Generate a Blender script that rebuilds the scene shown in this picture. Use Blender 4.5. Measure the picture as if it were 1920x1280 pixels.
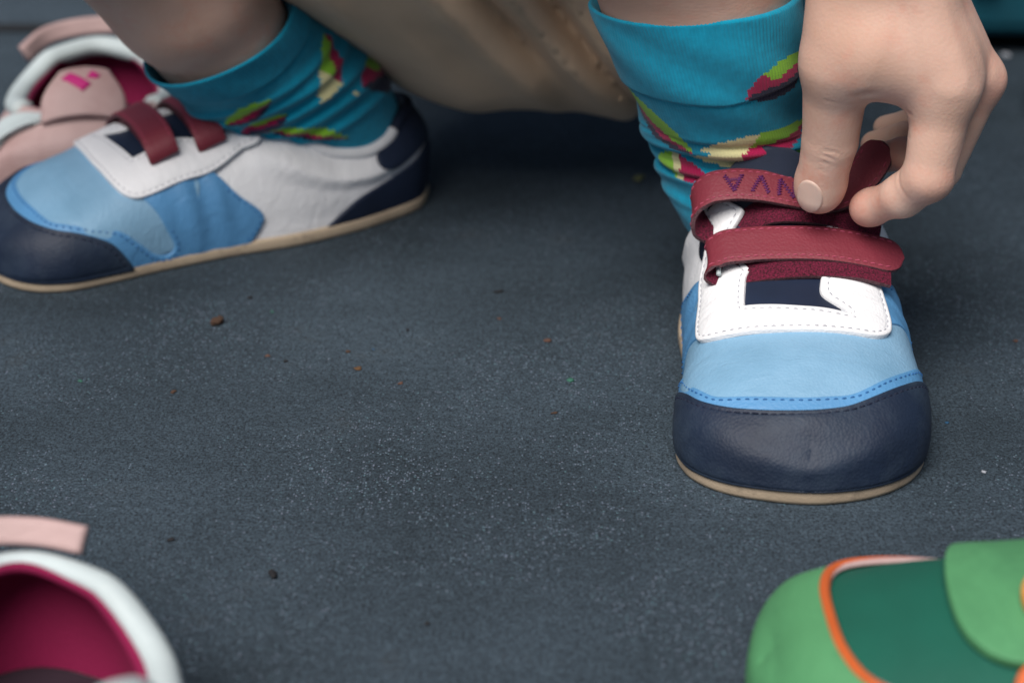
import bpy, bmesh, math, random
import numpy as np
from mathutils import Vector, Matrix
from mathutils.geometry import delaunay_2d_cdt

random.seed(7)
rng = np.random.default_rng(7)
for _o in list(bpy.data.objects):
    bpy.data.objects.remove(_o, do_unlink=True)
scene = bpy.context.scene
COL = scene.collection
R = math.radians

# ------------------------------------------------------------------ camera
cam_data = bpy.data.cameras.new('camera')
cam_data.lens = 70.0
cam_data.sensor_width = 36.0
cam_data.clip_start = 0.01
cam_data.clip_end = 300.0
cam_data.dof.use_dof = True
cam_data.dof.focus_distance = 0.612
cam_data.dof.aperture_fstop = 8.5
cam_data.dof.aperture_blades = 9
cam = bpy.data.objects.new('camera', cam_data)
cam.location = (0.0, 0.0, 0.2877)
cam.rotation_euler = (R(90.0 - 25.0), 0.0, 0.0)
COL.objects.link(cam)
scene.camera = cam

# ------------------------------------------------------------------ sky and sun
SUN_EL, SUN_AZ = 57.0, 203.0     # azimuth clockwise from +Y
world = bpy.data.worlds.new('World')
scene.world = world
world.use_nodes = True
wn = world.node_tree
sky = wn.nodes.new('ShaderNodeTexSky')
sky.sky_type = 'NISHITA'
sky.sun_disc = False
sky.sun_elevation = R(SUN_EL)
sky.sun_rotation = R(SUN_AZ)
sky.air_density = 0.8
sky.dust_density = 2.5
sky.ozone_density = 0.4
wn.links.new(sky.outputs[0], wn.nodes['Background'].inputs[0])
wn.nodes['Background'].inputs[1].default_value = 0.05
sd = bpy.data.lights.new('sun', 'SUN')
sd.energy = 3.8
sd.angle = R(38.0)
sd.color = (1.0, 0.95, 0.90)
sun = bpy.data.objects.new('sun', sd)
az, el = R(SUN_AZ), R(SUN_EL)
dirv = Vector((math.sin(az) * math.cos(el), math.cos(az) * math.cos(el), math.sin(el)))
sun.rotation_euler = dirv.to_track_quat('Z', 'Y').to_euler()
COL.objects.link(sun)
scene.view_settings.view_transform = 'Standard'
scene.view_settings.look = 'None'
scene.view_settings.gamma = 1.0
scene.view_settings.use_curve_mapping = False
scene.view_settings.exposure = 0.28

# ------------------------------------------------------------------ materials
def mat(name, col, rough=0.5, bump=0.0, bscale=900.0, var=0.08, vscale=60.0, spec=0.4, sheen=0.0,
        sss=0.0, col2=None, detail=4.0, coat=0.0, wear=None):
    m = bpy.data.materials.new(name)
    m.use_nodes = True
    nt = m.node_tree
    b = nt.nodes['Principled BSDF']
    b.inputs['Roughness'].default_value = rough
    b.inputs['Specular IOR Level'].default_value = spec
    if sheen:
        b.inputs['Sheen Weight'].default_value = sheen
        b.inputs['Sheen Roughness'].default_value = 0.6
    if coat:
        b.inputs['Coat Weight'].default_value = coat
    tc = nt.nodes.new('ShaderNodeTexCoord')
    nz = nt.nodes.new('ShaderNodeTexNoise')
    nz.inputs['Scale'].default_value = vscale
    nz.inputs['Detail'].default_value = detail
    nt.links.new(tc.outputs['Object'], nz.inputs['Vector'])
    rp = nt.nodes.new('ShaderNodeValToRGB')
    c = np.array(col[:3])
    c2 = np.array(col2[:3]) if col2 is not None else np.clip(c * (1 + var), 0, 1)
    c1 = c if col2 is not None else c * (1 - var)
    rp.color_ramp.elements[0].position = 0.32
    rp.color_ramp.elements[1].position = 0.68
    rp.color_ramp.elements[0].color = (*c1, 1)
    rp.color_ramp.elements[1].color = (*c2, 1)
    nt.links.new(nz.outputs[0], rp.inputs[0])
    out = rp.outputs[0]
    if wear is not None:
        n2 = nt.nodes.new('ShaderNodeTexNoise')
        n2.inputs['Scale'].default_value = wear[1]
        n2.inputs['Detail'].default_value = 8.0
        n2.inputs['Roughness'].default_value = 0.7
        nt.links.new(tc.outputs['Object'], n2.inputs['Vector'])
        r2 = nt.nodes.new('ShaderNodeValToRGB')
        r2.color_ramp.elements[0].position = wear[2]
        r2.color_ramp.elements[1].position = wear[2] + 0.2
        nt.links.new(n2.outputs[0], r2.inputs[0])
        mx = nt.nodes.new('ShaderNodeMix')
        mx.data_type = 'RGBA'
        nt.links.new(r2.outputs[0], mx.inputs[0])
        nt.links.new(out, mx.inputs[6])
        mx.inputs[7].default_value = (*wear[0], 1)
        out = mx.outputs[2]
    nt.links.new(out, b.inputs['Base Color'])
    if sss:
        b.inputs['Subsurface Weight'].default_value = sss
        b.inputs['Subsurface Radius'].default_value = (1.0, 0.35, 0.2)
        b.inputs['Subsurface Scale'].default_value = 0.004
    if bump:
        nb = nt.nodes.new('ShaderNodeTexNoise')
        nb.inputs['Scale'].default_value = bscale
        nb.inputs['Detail'].default_value = 3.0
        nt.links.new(tc.outputs['Object'], nb.inputs['Vector'])
        bp = nt.nodes.new('ShaderNodeBump')
        bp.inputs['Strength'].default_value = 1.0
        bp.inputs['Distance'].default_value = bump
        nt.links.new(nb.outputs[0], bp.inputs['Height'])
        nt.links.new(bp.outputs[0], b.inputs['Normal'])
    return m

def leather(name, col, rough=0.5, wear=None, var=0.07, sx=1.0):
    """pebbled leather: voronoi grain, soft creases and a fine noise in one bump"""
    m = mat(name, col, rough=rough, var=var, vscale=55, wear=wear, spec=0.4)
    nt = m.node_tree
    b = nt.nodes['Principled BSDF']
    tc = [n for n in nt.nodes if n.type == 'TEX_COORD'][0]
    vo = nt.nodes.new('ShaderNodeTexVoronoi')
    vo.inputs['Scale'].default_value = 1100.0
    n1 = nt.nodes.new('ShaderNodeTexNoise')
    n1.inputs['Scale'].default_value = 140.0
    n1.inputs['Detail'].default_value = 6.0
    n1.inputs['Distortion'].default_value = 0.8
    mp = nt.nodes.new('ShaderNodeMapping')
    mp.inputs['Scale'].default_value = (0.35, 1.2, 1.0)
    nt.links.new(tc.outputs['Object'], mp.inputs[0])
    nt.links.new(mp.outputs[0], n1.inputs['Vector'])
    nt.links.new(tc.outputs['Object'], vo.inputs['Vector'])
    b1 = nt.nodes.new('ShaderNodeBump')
    b1.inputs['Distance'].default_value = 0.00010
    nt.links.new(vo.outputs['Distance'], b1.inputs['Height'])
    b2 = nt.nodes.new('ShaderNodeBump')
    b2.inputs['Distance'].default_value = 0.0005 * sx
    nt.links.new(n1.outputs[0], b2.inputs['Height'])
    nt.links.new(b1.outputs[0], b2.inputs['Normal'])
    nt.links.new(b2.outputs[0], b.inputs['Normal'])
    return m

M = {}
M['white'] = leather('white_leather', (0.74, 0.75, 0.77), 0.5, var=0.03, sx=1.1)
M['navy'] = leather('navy_leather', (0.007, 0.016, 0.038), 0.60, wear=((0.026, 0.042, 0.068), 18.0, 0.42), var=0.15, sx=.45)
M['navy_edge'] = mat('navy_cut_edge', (0.035, 0.035, 0.055), 0.8, 0.0002, 2500)
M['navy_plain'] = leather('navy_tongue_leather', (0.010, 0.018, 0.042), 0.55, var=0.15, sx=.35)
M['tongue'] = mat('tongue_leather', (0.008, 0.015, 0.036), 0.55, 0.00004, 1800, var=0.2, spec=0.3)
M['sky'] = leather('sky_blue_leather', (0.165, 0.325, 0.475), 0.50, wear=((0.20, 0.36, 0.51), 14.0, 0.45))
M['mid'] = leather('mid_blue_leather', (0.085, 0.25, 0.47), 0.48)
M['red'] = leather('dark_red_leather', (0.165, 0.020, 0.034), 0.56, sx=0.35)
M['rededge'] = mat('strap_cut_edge', (0.10, 0.045, 0.055), 0.9, 0.0003, 2500, var=0.5, vscale=1500)
M['velcro'] = mat('maroon_velcro', (0.105, 0.005, 0.024), 0.95, 0.0010, 2200, var=0.8, vscale=1800)
M['gum'] = mat('gum_rubber', (0.40, 0.32, 0.23), 0.65, 0.00015, 1500, var=0.15, vscale=70, wear=((.16,.13,.10), 120.0, .56))
M['thread_white'] = mat('white_thread', (0.62, 0.62, 0.64), 0.8)
M['thread_grey'] = mat('grey_thread', (0.33, 0.34, 0.38), 0.8)
M['thread_blue'] = mat('blue_thread', (0.02, 0.11, 0.30), 0.8)
M['thread_navy'] = mat('navy_thread', (0.006, 0.010, 0.030), 0.7)
M['thread_red'] = mat('pink_red_thread', (0.36, 0.06, 0.11), 0.8)
M['thread_purple'] = mat('purple_thread', (0.075, 0.006, 0.075), 0.7)
M['pink'] = leather('pale_pink_leather', (0.43, 0.30, 0.29), 0.6, wear=((.36,.23,.22), 30.0, .5))
M['insole'] = mat('dark_insole', (0.018, 0.008, 0.016), 0.9)
M['magenta'] = mat('magenta_lining', (0.20, 0.003, 0.048), 0.9, 0.0003, 1500)
M['magenta_print'] = mat('magenta_print', (0.45, 0.012, 0.16), 0.6)
M['piping'] = leather('white_piping', (0.46, 0.53, 0.54), 0.55)
M['lgreen'] = leather('light_green_leather', (0.075, 0.26, 0.11), 0.7, wear=((.055,.20,.085), 26.0, .5))
M['dgreen'] = leather('dark_green_leather', (0.002, 0.085, 0.056), 0.75)
M['orange'] = leather('orange_leather', (0.50, 0.10, 0.022), 0.5)
M['yellow'] = leather('amber_leather', (0.62, 0.26, 0.06), 0.5)
M['skin'] = None
M['sock'] = mat('sock_teal_yarn', (0.0, 0.27, 0.42), 0.9, 0.00015, 3000, var=0.10, vscale=400, sheen=0.15, spec=0.12)
M['s_green'] = mat('sock_green_yarn', (0.24, 0.52, 0.03), 0.9, 0.00015, 3000, sheen=0.2, spec=0.15)
M['s_red'] = mat('sock_crimson_yarn', (0.38, 0.006, 0.07), 0.9, 0.00015, 3000, sheen=0.2, spec=0.15)
M['s_navy'] = mat('sock_navy_yarn', (0.012, 0.014, 0.045), 0.9, 0.00015, 3000, sheen=0.2, spec=0.15)
M['s_cream'] = mat('sock_cream_yarn', (0.66, 0.62, 0.33), 0.9, 0.00015, 3000, sheen=0.2, spec=0.15)

# ------------------------------------------------------------------ helpers
def tag(o, label=None, cat=None, group=None, kind=None):
    if label: o['label'] = label
    if cat: o['category'] = cat
    if group: o['group'] = group
    if kind: o['kind'] = kind
    return o

def empty(name, loc=(0, 0, 0), rz=0.0, parent=None):
    o = bpy.data.objects.new(name, None)
    o.empty_display_size = 0.02
    COL.objects.link(o)
    o.location = loc
    o.rotation_euler = (0, 0, rz)
    if parent: o.parent = parent
    return o

def mesh_obj(name, verts, faces, mats, parent=None, smooth=True, mat_idx=None, weld=0.0, kind=None, recalc=False):
    me = bpy.data.meshes.new(name)
    me.from_pydata([tuple(map(float, v)) for v in verts], [], [tuple(int(i) for i in f) for f in faces])
    if not isinstance(mats, (list, tuple)): mats = [mats]
    for m in mats: me.materials.append(m)
    if mat_idx is not None:
        me.polygons.foreach_set('material_index', np.asarray(mat_idx, dtype=np.int32))
    if weld or recalc:
        bm = bmesh.new(); bm.from_mesh(me)
        if weld: bmesh.ops.remove_doubles(bm, verts=bm.verts, dist=weld)
        if recalc: bmesh.ops.recalc_face_normals(bm, faces=bm.faces)
        bm.to_mesh(me); bm.free()
    if smooth:
        me.polygons.foreach_set('use_smooth', [True] * len(me.polygons))
    me.update()
    o = bpy.data.objects.new(name, me)
    COL.objects.link(o)
    if parent: o.parent = parent
    if kind: o['kind'] = kind
    return o

def pchip(xs, ys, x, flat=False):
    xs = np.asarray(xs, float); ys = np.asarray(ys, float)
    x = np.clip(np.asarray(x, float), xs[0], xs[-1])
    h = np.diff(xs); d = np.diff(ys) / h; m = np.zeros_like(ys)
    m[0] = 0 if flat else d[0]; m[-1] = 0 if flat else d[-1]
    for i in range(1, len(xs) - 1):
        if d[i - 1] * d[i] > 0:
            w1 = 2 * h[i] + h[i - 1]; w2 = h[i] + 2 * h[i - 1]
            m[i] = (w1 + w2) / (w1 / d[i - 1] + w2 / d[i])
    k = np.clip(np.searchsorted(xs, x, side='right') - 1, 0, len(h) - 1)
    t = (x - xs[k]) / h[k]
    return ((2*t**3 - 3*t**2 + 1) * ys[k] + (t**3 - 2*t**2 + t) * h[k] * m[k]
            + (-2*t**3 + 3*t**2) * ys[k + 1] + (t**3 - t**2) * h[k] * m[k + 1])

def sst(a, b, x):
    t = np.clip((np.asarray(x, float) - a) / (b - a), 0, 1)
    return t * t * (3 - 2 * t)

def vnoise(P, scale, seed=0):
    """cheap smooth value noise on an (N,3) array, about -1..1"""
    q = np.asarray(P) * scale
    s = np.zeros(len(q))
    r = np.random.default_rng(seed)
    for _ in range(7):
        k = r.normal(size=3); k /= np.linalg.norm(k)
        f = r.uniform(0.7, 1.8)
        s += np.sin(q @ k * f + r.uniform(0, 6.28) + 0.8 * np.sin(q @ np.roll(k, 1) * f * 0.7))
    return s / 4.0

def tube(pts, rad, seg=8, closed=False, flat=1.0, up=None):
    """verts, faces of a round or flattened tube along pts"""
    P = np.asarray(pts, float); n = len(P)
    T = (np.roll(P, -1, 0) - np.roll(P, 1, 0)) if closed else np.gradient(P, axis=0)
    T /= np.linalg.norm(T, axis=1)[:, None] + 1e-12
    rad = np.broadcast_to(np.asarray(rad, float), (n,))
    ref = np.array(up if up is not None else (0, 0, 1.0), float)
    V = []; F = []
    for i in range(n):
        a = np.cross(T[i], ref)
        if np.linalg.norm(a) < 1e-3: a = np.cross(T[i], np.array([1.0, 0.1, 0]))
        a /= np.linalg.norm(a); b = np.cross(a, T[i])
        for k in range(seg):
            th = 2 * math.pi * k / seg
            V.append(P[i] + rad[i] * (math.cos(th) * a + flat * math.sin(th) * b))
    m = n if closed else n - 1
    for i in range(m):
        j = (i + 1) % n
        for k in range(seg):
            F.append((i*seg + k, i*seg + (k + 1) % seg, j*seg + (k + 1) % seg, j*seg + k))
    if not closed:
        F.append(tuple(range(seg))[::-1]); F.append(tuple((n - 1)*seg + k for k in range(seg)))
    return V, F

def merge(parts):
    V = []; F = []
    for v, f in parts:
        o = len(V); V += list(v); F += [tuple(i + o for i in q) for q in f]
    return V, F

def smooth_poly(pts, step, closed=True):
    """pts: (x, y) or (x, y, 1) for a corner. Catmull-Rom between corners, resampled at step"""
    P = [np.array(p[:2], float) for p in pts]; C = [len(p) > 2 for p in pts]; n = len(P)
    out = []
    rng_ = range(n) if closed else range(n - 1)
    for i in rng_:
        a, b = P[i], P[(i + 1) % n]
        pa = P[i - 1] if (closed or i > 0) else a
        pb = P[(i + 2) % n] if (closed or i + 2 < n) else b
        ta = (b - a) if (C[i] or (not closed and i == 0)) else 0.5 * (b - pa)
        tb = (b - a) if (C[(i + 1) % n] or (not closed and i + 2 >= n)) else 0.5 * (pb - a)
        ln = np.linalg.norm(b - a)
        k = max(1, int(round(ln / step)))
        # limit the tangents so that a short span beside a long one does not overshoot
        for tt in (ta, tb):
            l = np.linalg.norm(tt)
            if l > 1.3 * ln: tt *= 1.3 * ln / l
        for j in range(k):
            t = j / k
            out.append((2*t**3 - 3*t**2 + 1)*a + (t**3 - 2*t**2 + t)*ta + (-2*t**3 + 3*t**2)*b + (t**3 - t**2)*tb)
    if not closed: out.append(P[-1])
    return np.array(out)

def seg_dist(Q, A, B):
    """distance of points Q to the union of segments A-B, and inside test data"""
    d = np.full(len(Q), 1e9)
    for a, b in zip(A, B):
        ab = b - a; l2 = ab @ ab + 1e-18
        t = np.clip(((Q - a) @ ab) / l2, 0, 1)
        d = np.minimum(d, np.hypot(*(Q - a - t[:, None] * ab).T))
    return d

def inside(Q, P):
    c = np.zeros(len(Q), bool); n = len(P)
    for i in range(n):
        a, b = P[i], P[(i + 1) % n]
        m = ((a[1] > Q[:, 1]) != (b[1] > Q[:, 1]))
        x = (b[0] - a[0]) * (Q[:, 1] - a[1]) / (b[1] - a[1] + 1e-18) + a[0]
        c ^= m & (Q[:, 0] < x)
    return c

# ------------------------------------------------------------------ the shoe's shape
SL = 0.180
WM = [(0,0),(.0012,.011),(.004,.0215),(.009,.0300),(.016,.0355),(.026,.0380),(.040,.0372),(.060,.0350),(.085,.0338),(.110,.0352),(.135,.0325),(.155,.0270),(.168,.0215),(.176,.0120),(.180,0)]
WL = [(0,0),(.0012,.009),(.004,.0175),(.009,.0258),(.016,.0325),(.026,.0370),(.040,.0385),(.060,.0375),(.085,.0350),(.110,.0352),(.135,.0328),(.155,.0278),(.168,.0215),(.176,.0120),(.180,0)]
HT = [(0,.0130),(.003,.0165),(.008,.0205),(.014,.0240),(.025,.0295),(.040,.0338),(.052,.0372),(.062,.0402),(.0765,.0452),(.090,.0530),(.100,.0598),(.110,.0550),(.120,.0410),(.132,.0320),(.145,.0300),(.158,.0330),(.170,.0390),(.180,.0410)]
HT_FLAT = [(0,.0130),(.003,.0165),(.008,.0205),(.014,.0240),(.025,.0285),(.040,.0325),(.052,.0342),(.065,.0356),(.085,.0395),(.100,.0440),(.110,.0430),(.120,.0380),(.132,.0330),(.145,.0330),(.158,.0360),(.170,.0420),(.180,.0440)]
HT_PINK = [(0,.0130),(.003,.0165),(.008,.0205),(.025,.0250),(.052,.0280),(.075,.0300),(.090,.0315),(.100,.0320),(.110,.0305),(.120,.0285),(.132,.0270),(.145,.0270),(.158,.0295),(.170,.0345),(.180,.0360)]
HT_LOW = [(0,.0130),(.003,.0165),(.008,.0205),(.014,.0240),(.025,.0295),(.040,.0345),(.052,.0385),(.065,.0425),(.075,.0442),(.085,.0455),(.100,.0480),(.110,.0455),(.120,.0390),(.132,.0320),(.145,.0300),(.158,.0320),(.170,.0375),(.180,.0395)]
XT = [(0,0),(.094,0),(.098,.009),(.104,.0160),(.114,.0220),(.130,.0250),(.145,.0242),(.158,.0210),(.168,.0160),(.176,.0085),(.180,0)]
Z0 = .0052
WM, WL, HT, HT_LOW, HT_FLAT, HT_PINK, XT = (np.array(t, float) for t in (WM, WL, HT, HT_LOW, HT_FLAT, HT_PINK, XT))

def s2q(s): return np.arccos(np.clip(1 - 2 * np.asarray(s, float) / SL, -1, 1)) / math.pi
def q2s(q): return SL * (1 - np.cos(math.pi * np.asarray(q, float))) / 2
QM, QL, QX = s2q(WM[:, 0]), s2q(WL[:, 0]), s2q(XT[:, 0])

class Last:
    def __init__(self, mir=1.0, front=1.0, puff=True, heights=None, tall=1.0, wide=1.0):
        self.wide = wide; self.mir = mir; self.front = front; self.puff = puff; self.tall = tall
        self.H = HT if heights is None else heights
        self.QH = s2q(self.H[:, 0])
    def S(self, q, t, off=0.0):
        q = np.clip(np.asarray(q, float), 0, 1); t = np.asarray(t, float); s = q2s(q)
        v = 1 - np.abs(t); sg = np.where(t < 0, -1.0, 1.0)
        w = np.where(t < 0, pchip(QM, WM[:, 1], q), pchip(QL, WL[:, 1], q))
        H = pchip(self.QH, self.H[:, 1], q, True) * self.tall; xt = np.minimum(pchip(QX, XT[:, 1], q) * self.wide, w * .94); o = sst(.090, .118, s)
        hh = H - Z0
        if self.puff:
            w = w + .0034 * sst(.090, .112, s) * (1 - sst(.150, .172, s)) * sst(.30, .55, v) * (1 - .3 * sst(.8, 1, v))
        b0 = (1-v)**3; b1 = 3*(1-v)**2*v; b2 = 3*(1-v)*v*v; b3 = v**3
        x = (b0*w*.965 + b1*w*1.045 + b2*((1-o)*(w*(.72 + .08*sst(.03,.06,s))) + o*(xt + (w-xt)*.55)) + b3*xt) * sg * self.mir
        z = b0*Z0 + b1*(Z0 + hh*.62) + b2*(H - o*hh*.25) + b3*H
        y = s - .007*v*v*sst(.140,.180,s) + .0025*np.sin(math.pi*np.clip(v,0,1))*sst(.16,.18,s) + .003*v*v*(1-sst(0,.012,s))
        if self.front != 1.0:
            y = np.where(y < .09, .09 - (.09 - y) * self.front, y)
        return np.stack([x, y, z], -1)
    def N(self, q, t):
        e = 1e-3
        q0 = np.clip(q - e, 2e-4, 1 - 2e-4 - e); q1 = q0 + 2*e
        q1 = np.minimum(q1, 1 - 1e-4)
        t = np.asarray(t, float)
        # stay on one side of the centre line in the open part
        s = q2s(q); opn = s > .094
        t0 = t - e; t1 = t + e
        t0 = np.where(opn & (t >= 0) & (t0 < 0), 0.0, t0); t1 = np.where(opn & (t < 0) & (t1 >= 0), -1e-6, t1)
        a = self.S(q1, t) - self.S(q0, t); b = self.S(q, t1) - self.S(q, t0)
        n = np.cross(a, b)
        l = np.linalg.norm(n, axis=-1, keepdims=True); n = n / (l + 1e-15)
        P = self.S(q, t)
        c = np.stack([0 * s, np.clip(P[..., 1], .03, .15) , np.full_like(s, .012)], -1)
        sgn = np.sign(np.sum(n * (P - c), -1, keepdims=True)); sgn[sgn == 0] = 1
        n = n * sgn
        ends = ((q < .003) | (q > .997))[..., None] if np.ndim(q) else np.array(q < .003 or q > .997)
        n = np.where(ends, n * np.array([0.0, 1, 1]), n)
        return n / (np.linalg.norm(n, axis=-1, keepdims=True) + 1e-15)
    def at(self, q, t, off):
        q = np.asarray(q, float); t = np.asarray(t, float)
        return self.S(q, t) + self.N(q, t) * np.asarray(off, float)[..., None]
    def top(self, s, x, off=0.0):
        """point on the closed instep at length s and sideways x (before mirroring)"""
        ts = np.linspace(-1, 1, 201); q = float(s2q(s))
        P = self.S(np.full(201, q), ts)[:, 0] * self.mir
        t = np.interp(x, P, ts)
        return self.at(np.array([q]), np.array([t]), np.array([off]))[0]

UQ, UT = 250.0, 55.0       # chart: millimetres per unit of q and t
def chart(pts): return [(float(s2q(p[0])) * UQ, p[1] * UT) + tuple(p[2:]) for p in pts]

def panel(last, name, pts, thick, mats, parent, base=0.0, extra=None, groove=None, step=1.1, grid=1.7, edge=None):
    """a cut piece of leather lying on the last: outline pts in (s, t)"""
    P = smooth_poly(chart(pts), step)
    keep = [0]
    for i in range(1, len(P)):
        if np.hypot(*(P[i] - P[keep[-1]])) > 0.25: keep.append(i)
    P = P[keep]
    A, B = P, np.roll(P, -1, 0)
    real = ~(((A[:, 0] < .05) & (B[:, 0] < .05)) | ((A[:, 0] > UQ - .05) & (B[:, 0] > UQ - .05)))
    area = 0.5 * np.sum(A[:, 0] * B[:, 1] - B[:, 0] * A[:, 1])
    T = np.roll(P, -1, 0) - np.roll(P, 1, 0); T /= np.linalg.norm(T, axis=1)[:, None]
    Nn = np.stack([-T[:, 1], T[:, 0]], 1) * (1 if area > 0 else -1)
    rings = [.10, .32, .8] + ([groove - .45, groove, groove + .45, groove + .95] if groove else [1.5])
    cand = [P]; rd = [np.zeros(len(P))]
    for r in rings:
        cand.append(P + Nn * r); rd.append(np.full(len(P), r))
    lo, hi = P.min(0), P.max(0)
    gx, gy = np.meshgrid(np.arange(lo[0], hi[0], grid), np.arange(lo[1], hi[1], grid))
    gx = gx + (np.arange(gx.shape[0]) % 2)[:, None] * grid / 2
    G = np.stack([gx.ravel(), gy.ravel()], 1)
    Q = np.concatenate(cand[1:]); rq = np.concatenate(rd[1:])
    allq = np.concatenate([Q, G]); need = np.concatenate([rq * .93, np.full(len(G), rings[-1] + grid * .5)])
    dist = seg_dist(allq, A, B)
    ok = inside(allq, P) & (dist >= need) & (allq[:, 0] > .3) & (allq[:, 0] < UQ - .3)
    V2 = np.concatenate([P, allq[ok]])
    res = delaunay_2d_cdt([Vector(v) for v in V2], [], [list(range(len(P)))], 1, 1e-4)
    V = np.array([tuple(v) for v in res[0]]); F = [f for f in res[2]]
    d = seg_dist(V, A[real], B[real])
    q = V[:, 0] / UQ; t = V[:, 1] / UT
    prof = np.where(d < .06, -0.35 / 1.0, np.where(d < .2, thick * 1000 * .72, np.where(d < .5, thick * 1000 * .95, thick * 1000)))
    off = base + prof / 1000.0
    if groove: off = off - .00028 * np.exp(-((d - groove) / .38) ** 2)
    if extra is not None: off = off + extra(q2s(q), t) * np.clip(d / 3.0, 0, 1)
    X = last.at(q, t, off)
    # orient faces outward
    F = np.array([f for f in F if len(f) == 3])
    nrm = np.cross(X[F[:, 1]] - X[F[:, 0]], X[F[:, 2]] - X[F[:, 0]])
    ctr = last.N(q[F].mean(1), t[F].mean(1))
    flip = np.sum(nrm * ctr, 1) < 0
    F[flip] = F[flip][:, ::-1]
    mi = None
    if edge is not None:
        dm = d[F].min(1); mi = (dm < .06).astype(int); mats = [mats, edge]
    o = mesh_obj(name, X, F, mats, parent, mat_idx=mi)
    bm = bmesh.new(); bm.from_mesh(o.data)
    bmesh.ops.remove_doubles(bm, verts=[v for v in bm.verts if abs(v.co.x) < 1.5e-4], dist=1.5e-4)
    bm.to_mesh(o.data); bm.free()
    return o, P, Nn

def stitches(last, parent, curve, off, m, pitch=2.5, length=1.7, r=.00024, name='stitching'):
    """a row of separate thread stitches along a chart curve (q, t units in mm)"""
    C = np.asarray(curve, float)
    q = C[:, 0] / UQ; t = C[:, 1] / UT
    X = last.at(q, t, np.full(len(q), off))
    L_ = np.concatenate([[0], np.cumsum(np.linalg.norm(np.diff(X, axis=0), axis=1))]) * 1000
    parts = []; a = 0.6
    while a + length < L_[-1]:
        pos = np.linspace(a, a + length, 4)
        P = np.stack([np.interp(pos, L_, X[:, k]) for k in range(3)], 1)
        qm = np.interp(pos, L_, q); tm = np.interp(pos, L_, t)
        nn = last.N(qm, tm)
        P = P + nn * (np.array([-.00025, .00006, .00006, -.00025])[:, None])
        P += rng.normal(0, .00004, 3)
        parts.append(tube(P, [r * .7, r, r, r * .7], 5))
        a += pitch + rng.normal(0, .06)
    if not parts: return None
    V, F = merge(parts)
    return mesh_obj(name, V, F, m, parent, kind='stuff')

def inset(P, Nn, d, cond=None):
    """runs of the outline moved inward by d mm"""
    Q = P + Nn * d
    dist = seg_dist(Q, P, np.roll(P, -1, 0))
    ok = (dist > d * .9)
    if cond is not None: ok &= np.array([cond(float(q2s(p[0] / UQ)), p[1] / UT) for p in P])
    n = len(Q)
    if ok.all(): return [np.vstack([Q, Q[:1]])]
    st = int(np.argmin(ok)); runs = []; cur = []
    for k in range(1, n + 1):
        i = (st + k) % n
        if ok[i]: cur.append(Q[i])
        else:
            # a concave corner only drops a few points: bridge it
            if len(cur) > 3: runs.append(np.array(cur))
            cur = []
    if len(cur) > 3: runs.append(np.array(cur))
    out = []
    for r_ in runs:
        if out and np.hypot(*(r_[0] - out[-1][-1])) < 4.0: out[-1] = np.vstack([out[-1], r_])
        else: out.append(r_)
    return out

def ribbon(path, wid, half, thick, n_across=9, end_round=(0, 1), upv=None, arc=.4):
    """closed band: path (n,3), wid (n,3) unit width vectors. returns V, F, side flags (0 top, 1 edge, 2 under)"""
    P = np.asarray(path, float); W = np.asarray(wid, float); n = len(P)
    T = np.gradient(P, axis=0); T /= np.linalg.norm(T, axis=1)[:, None]
    W = W - np.sum(W * T, 1)[:, None] * T; W /= np.linalg.norm(W, axis=1)[:, None]
    Nn = np.cross(T, W)
    Ls = np.concatenate([[0], np.cumsum(np.linalg.norm(np.diff(P, axis=0), axis=1))])
    h = np.full(n, half)
    rr = half * .95
    if end_round[1]:
        d = np.clip(Ls[-1] - Ls, 0, rr); h = np.minimum(h, half - rr + np.sqrt(np.maximum(rr**2 - (rr - d)**2, 1e-10)))
    if end_round[0]:
        d = np.clip(Ls, 0, rr); h = np.minimum(h, half - rr + np.sqrt(np.maximum(rr**2 - (rr - d)**2, 1e-10)))
    us = np.linspace(-1, 1, n_across)
    prof = [(u, 1.0 - .18 * (abs(u) > .99)) for u in us] + [(1.0 , 0.5)] + [(u, 0.0) for u in us[::-1]] + [(-1.0, 0.5)]
    prof = [(u * (1 + (.02 if z == .5 else 0)), z) for u, z in prof]
    m = len(prof); V = []; F = []; fl = []
    for i in range(n):
        for u, z in prof:
            V.append(P[i] + W[i] * h[i] * u + Nn[i] * (z - .5) * thick)
    for i in range(n - 1):
        for k in range(m):
            j = (k + 1) % m
            F.append((i*m + k, (i+1)*m + k, (i+1)*m + j, i*m + j))
            fl.append(0 if k < n_across - 1 else (2 if n_across < k < 2 * n_across else 1))
    F.append(tuple(range(m))); fl.append(1)
    F.append(tuple((n-1)*m + k for k in range(m))[::-1]); fl.append(1)
    return V, F, fl, (P, W, Nn, h, Ls)

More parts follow.
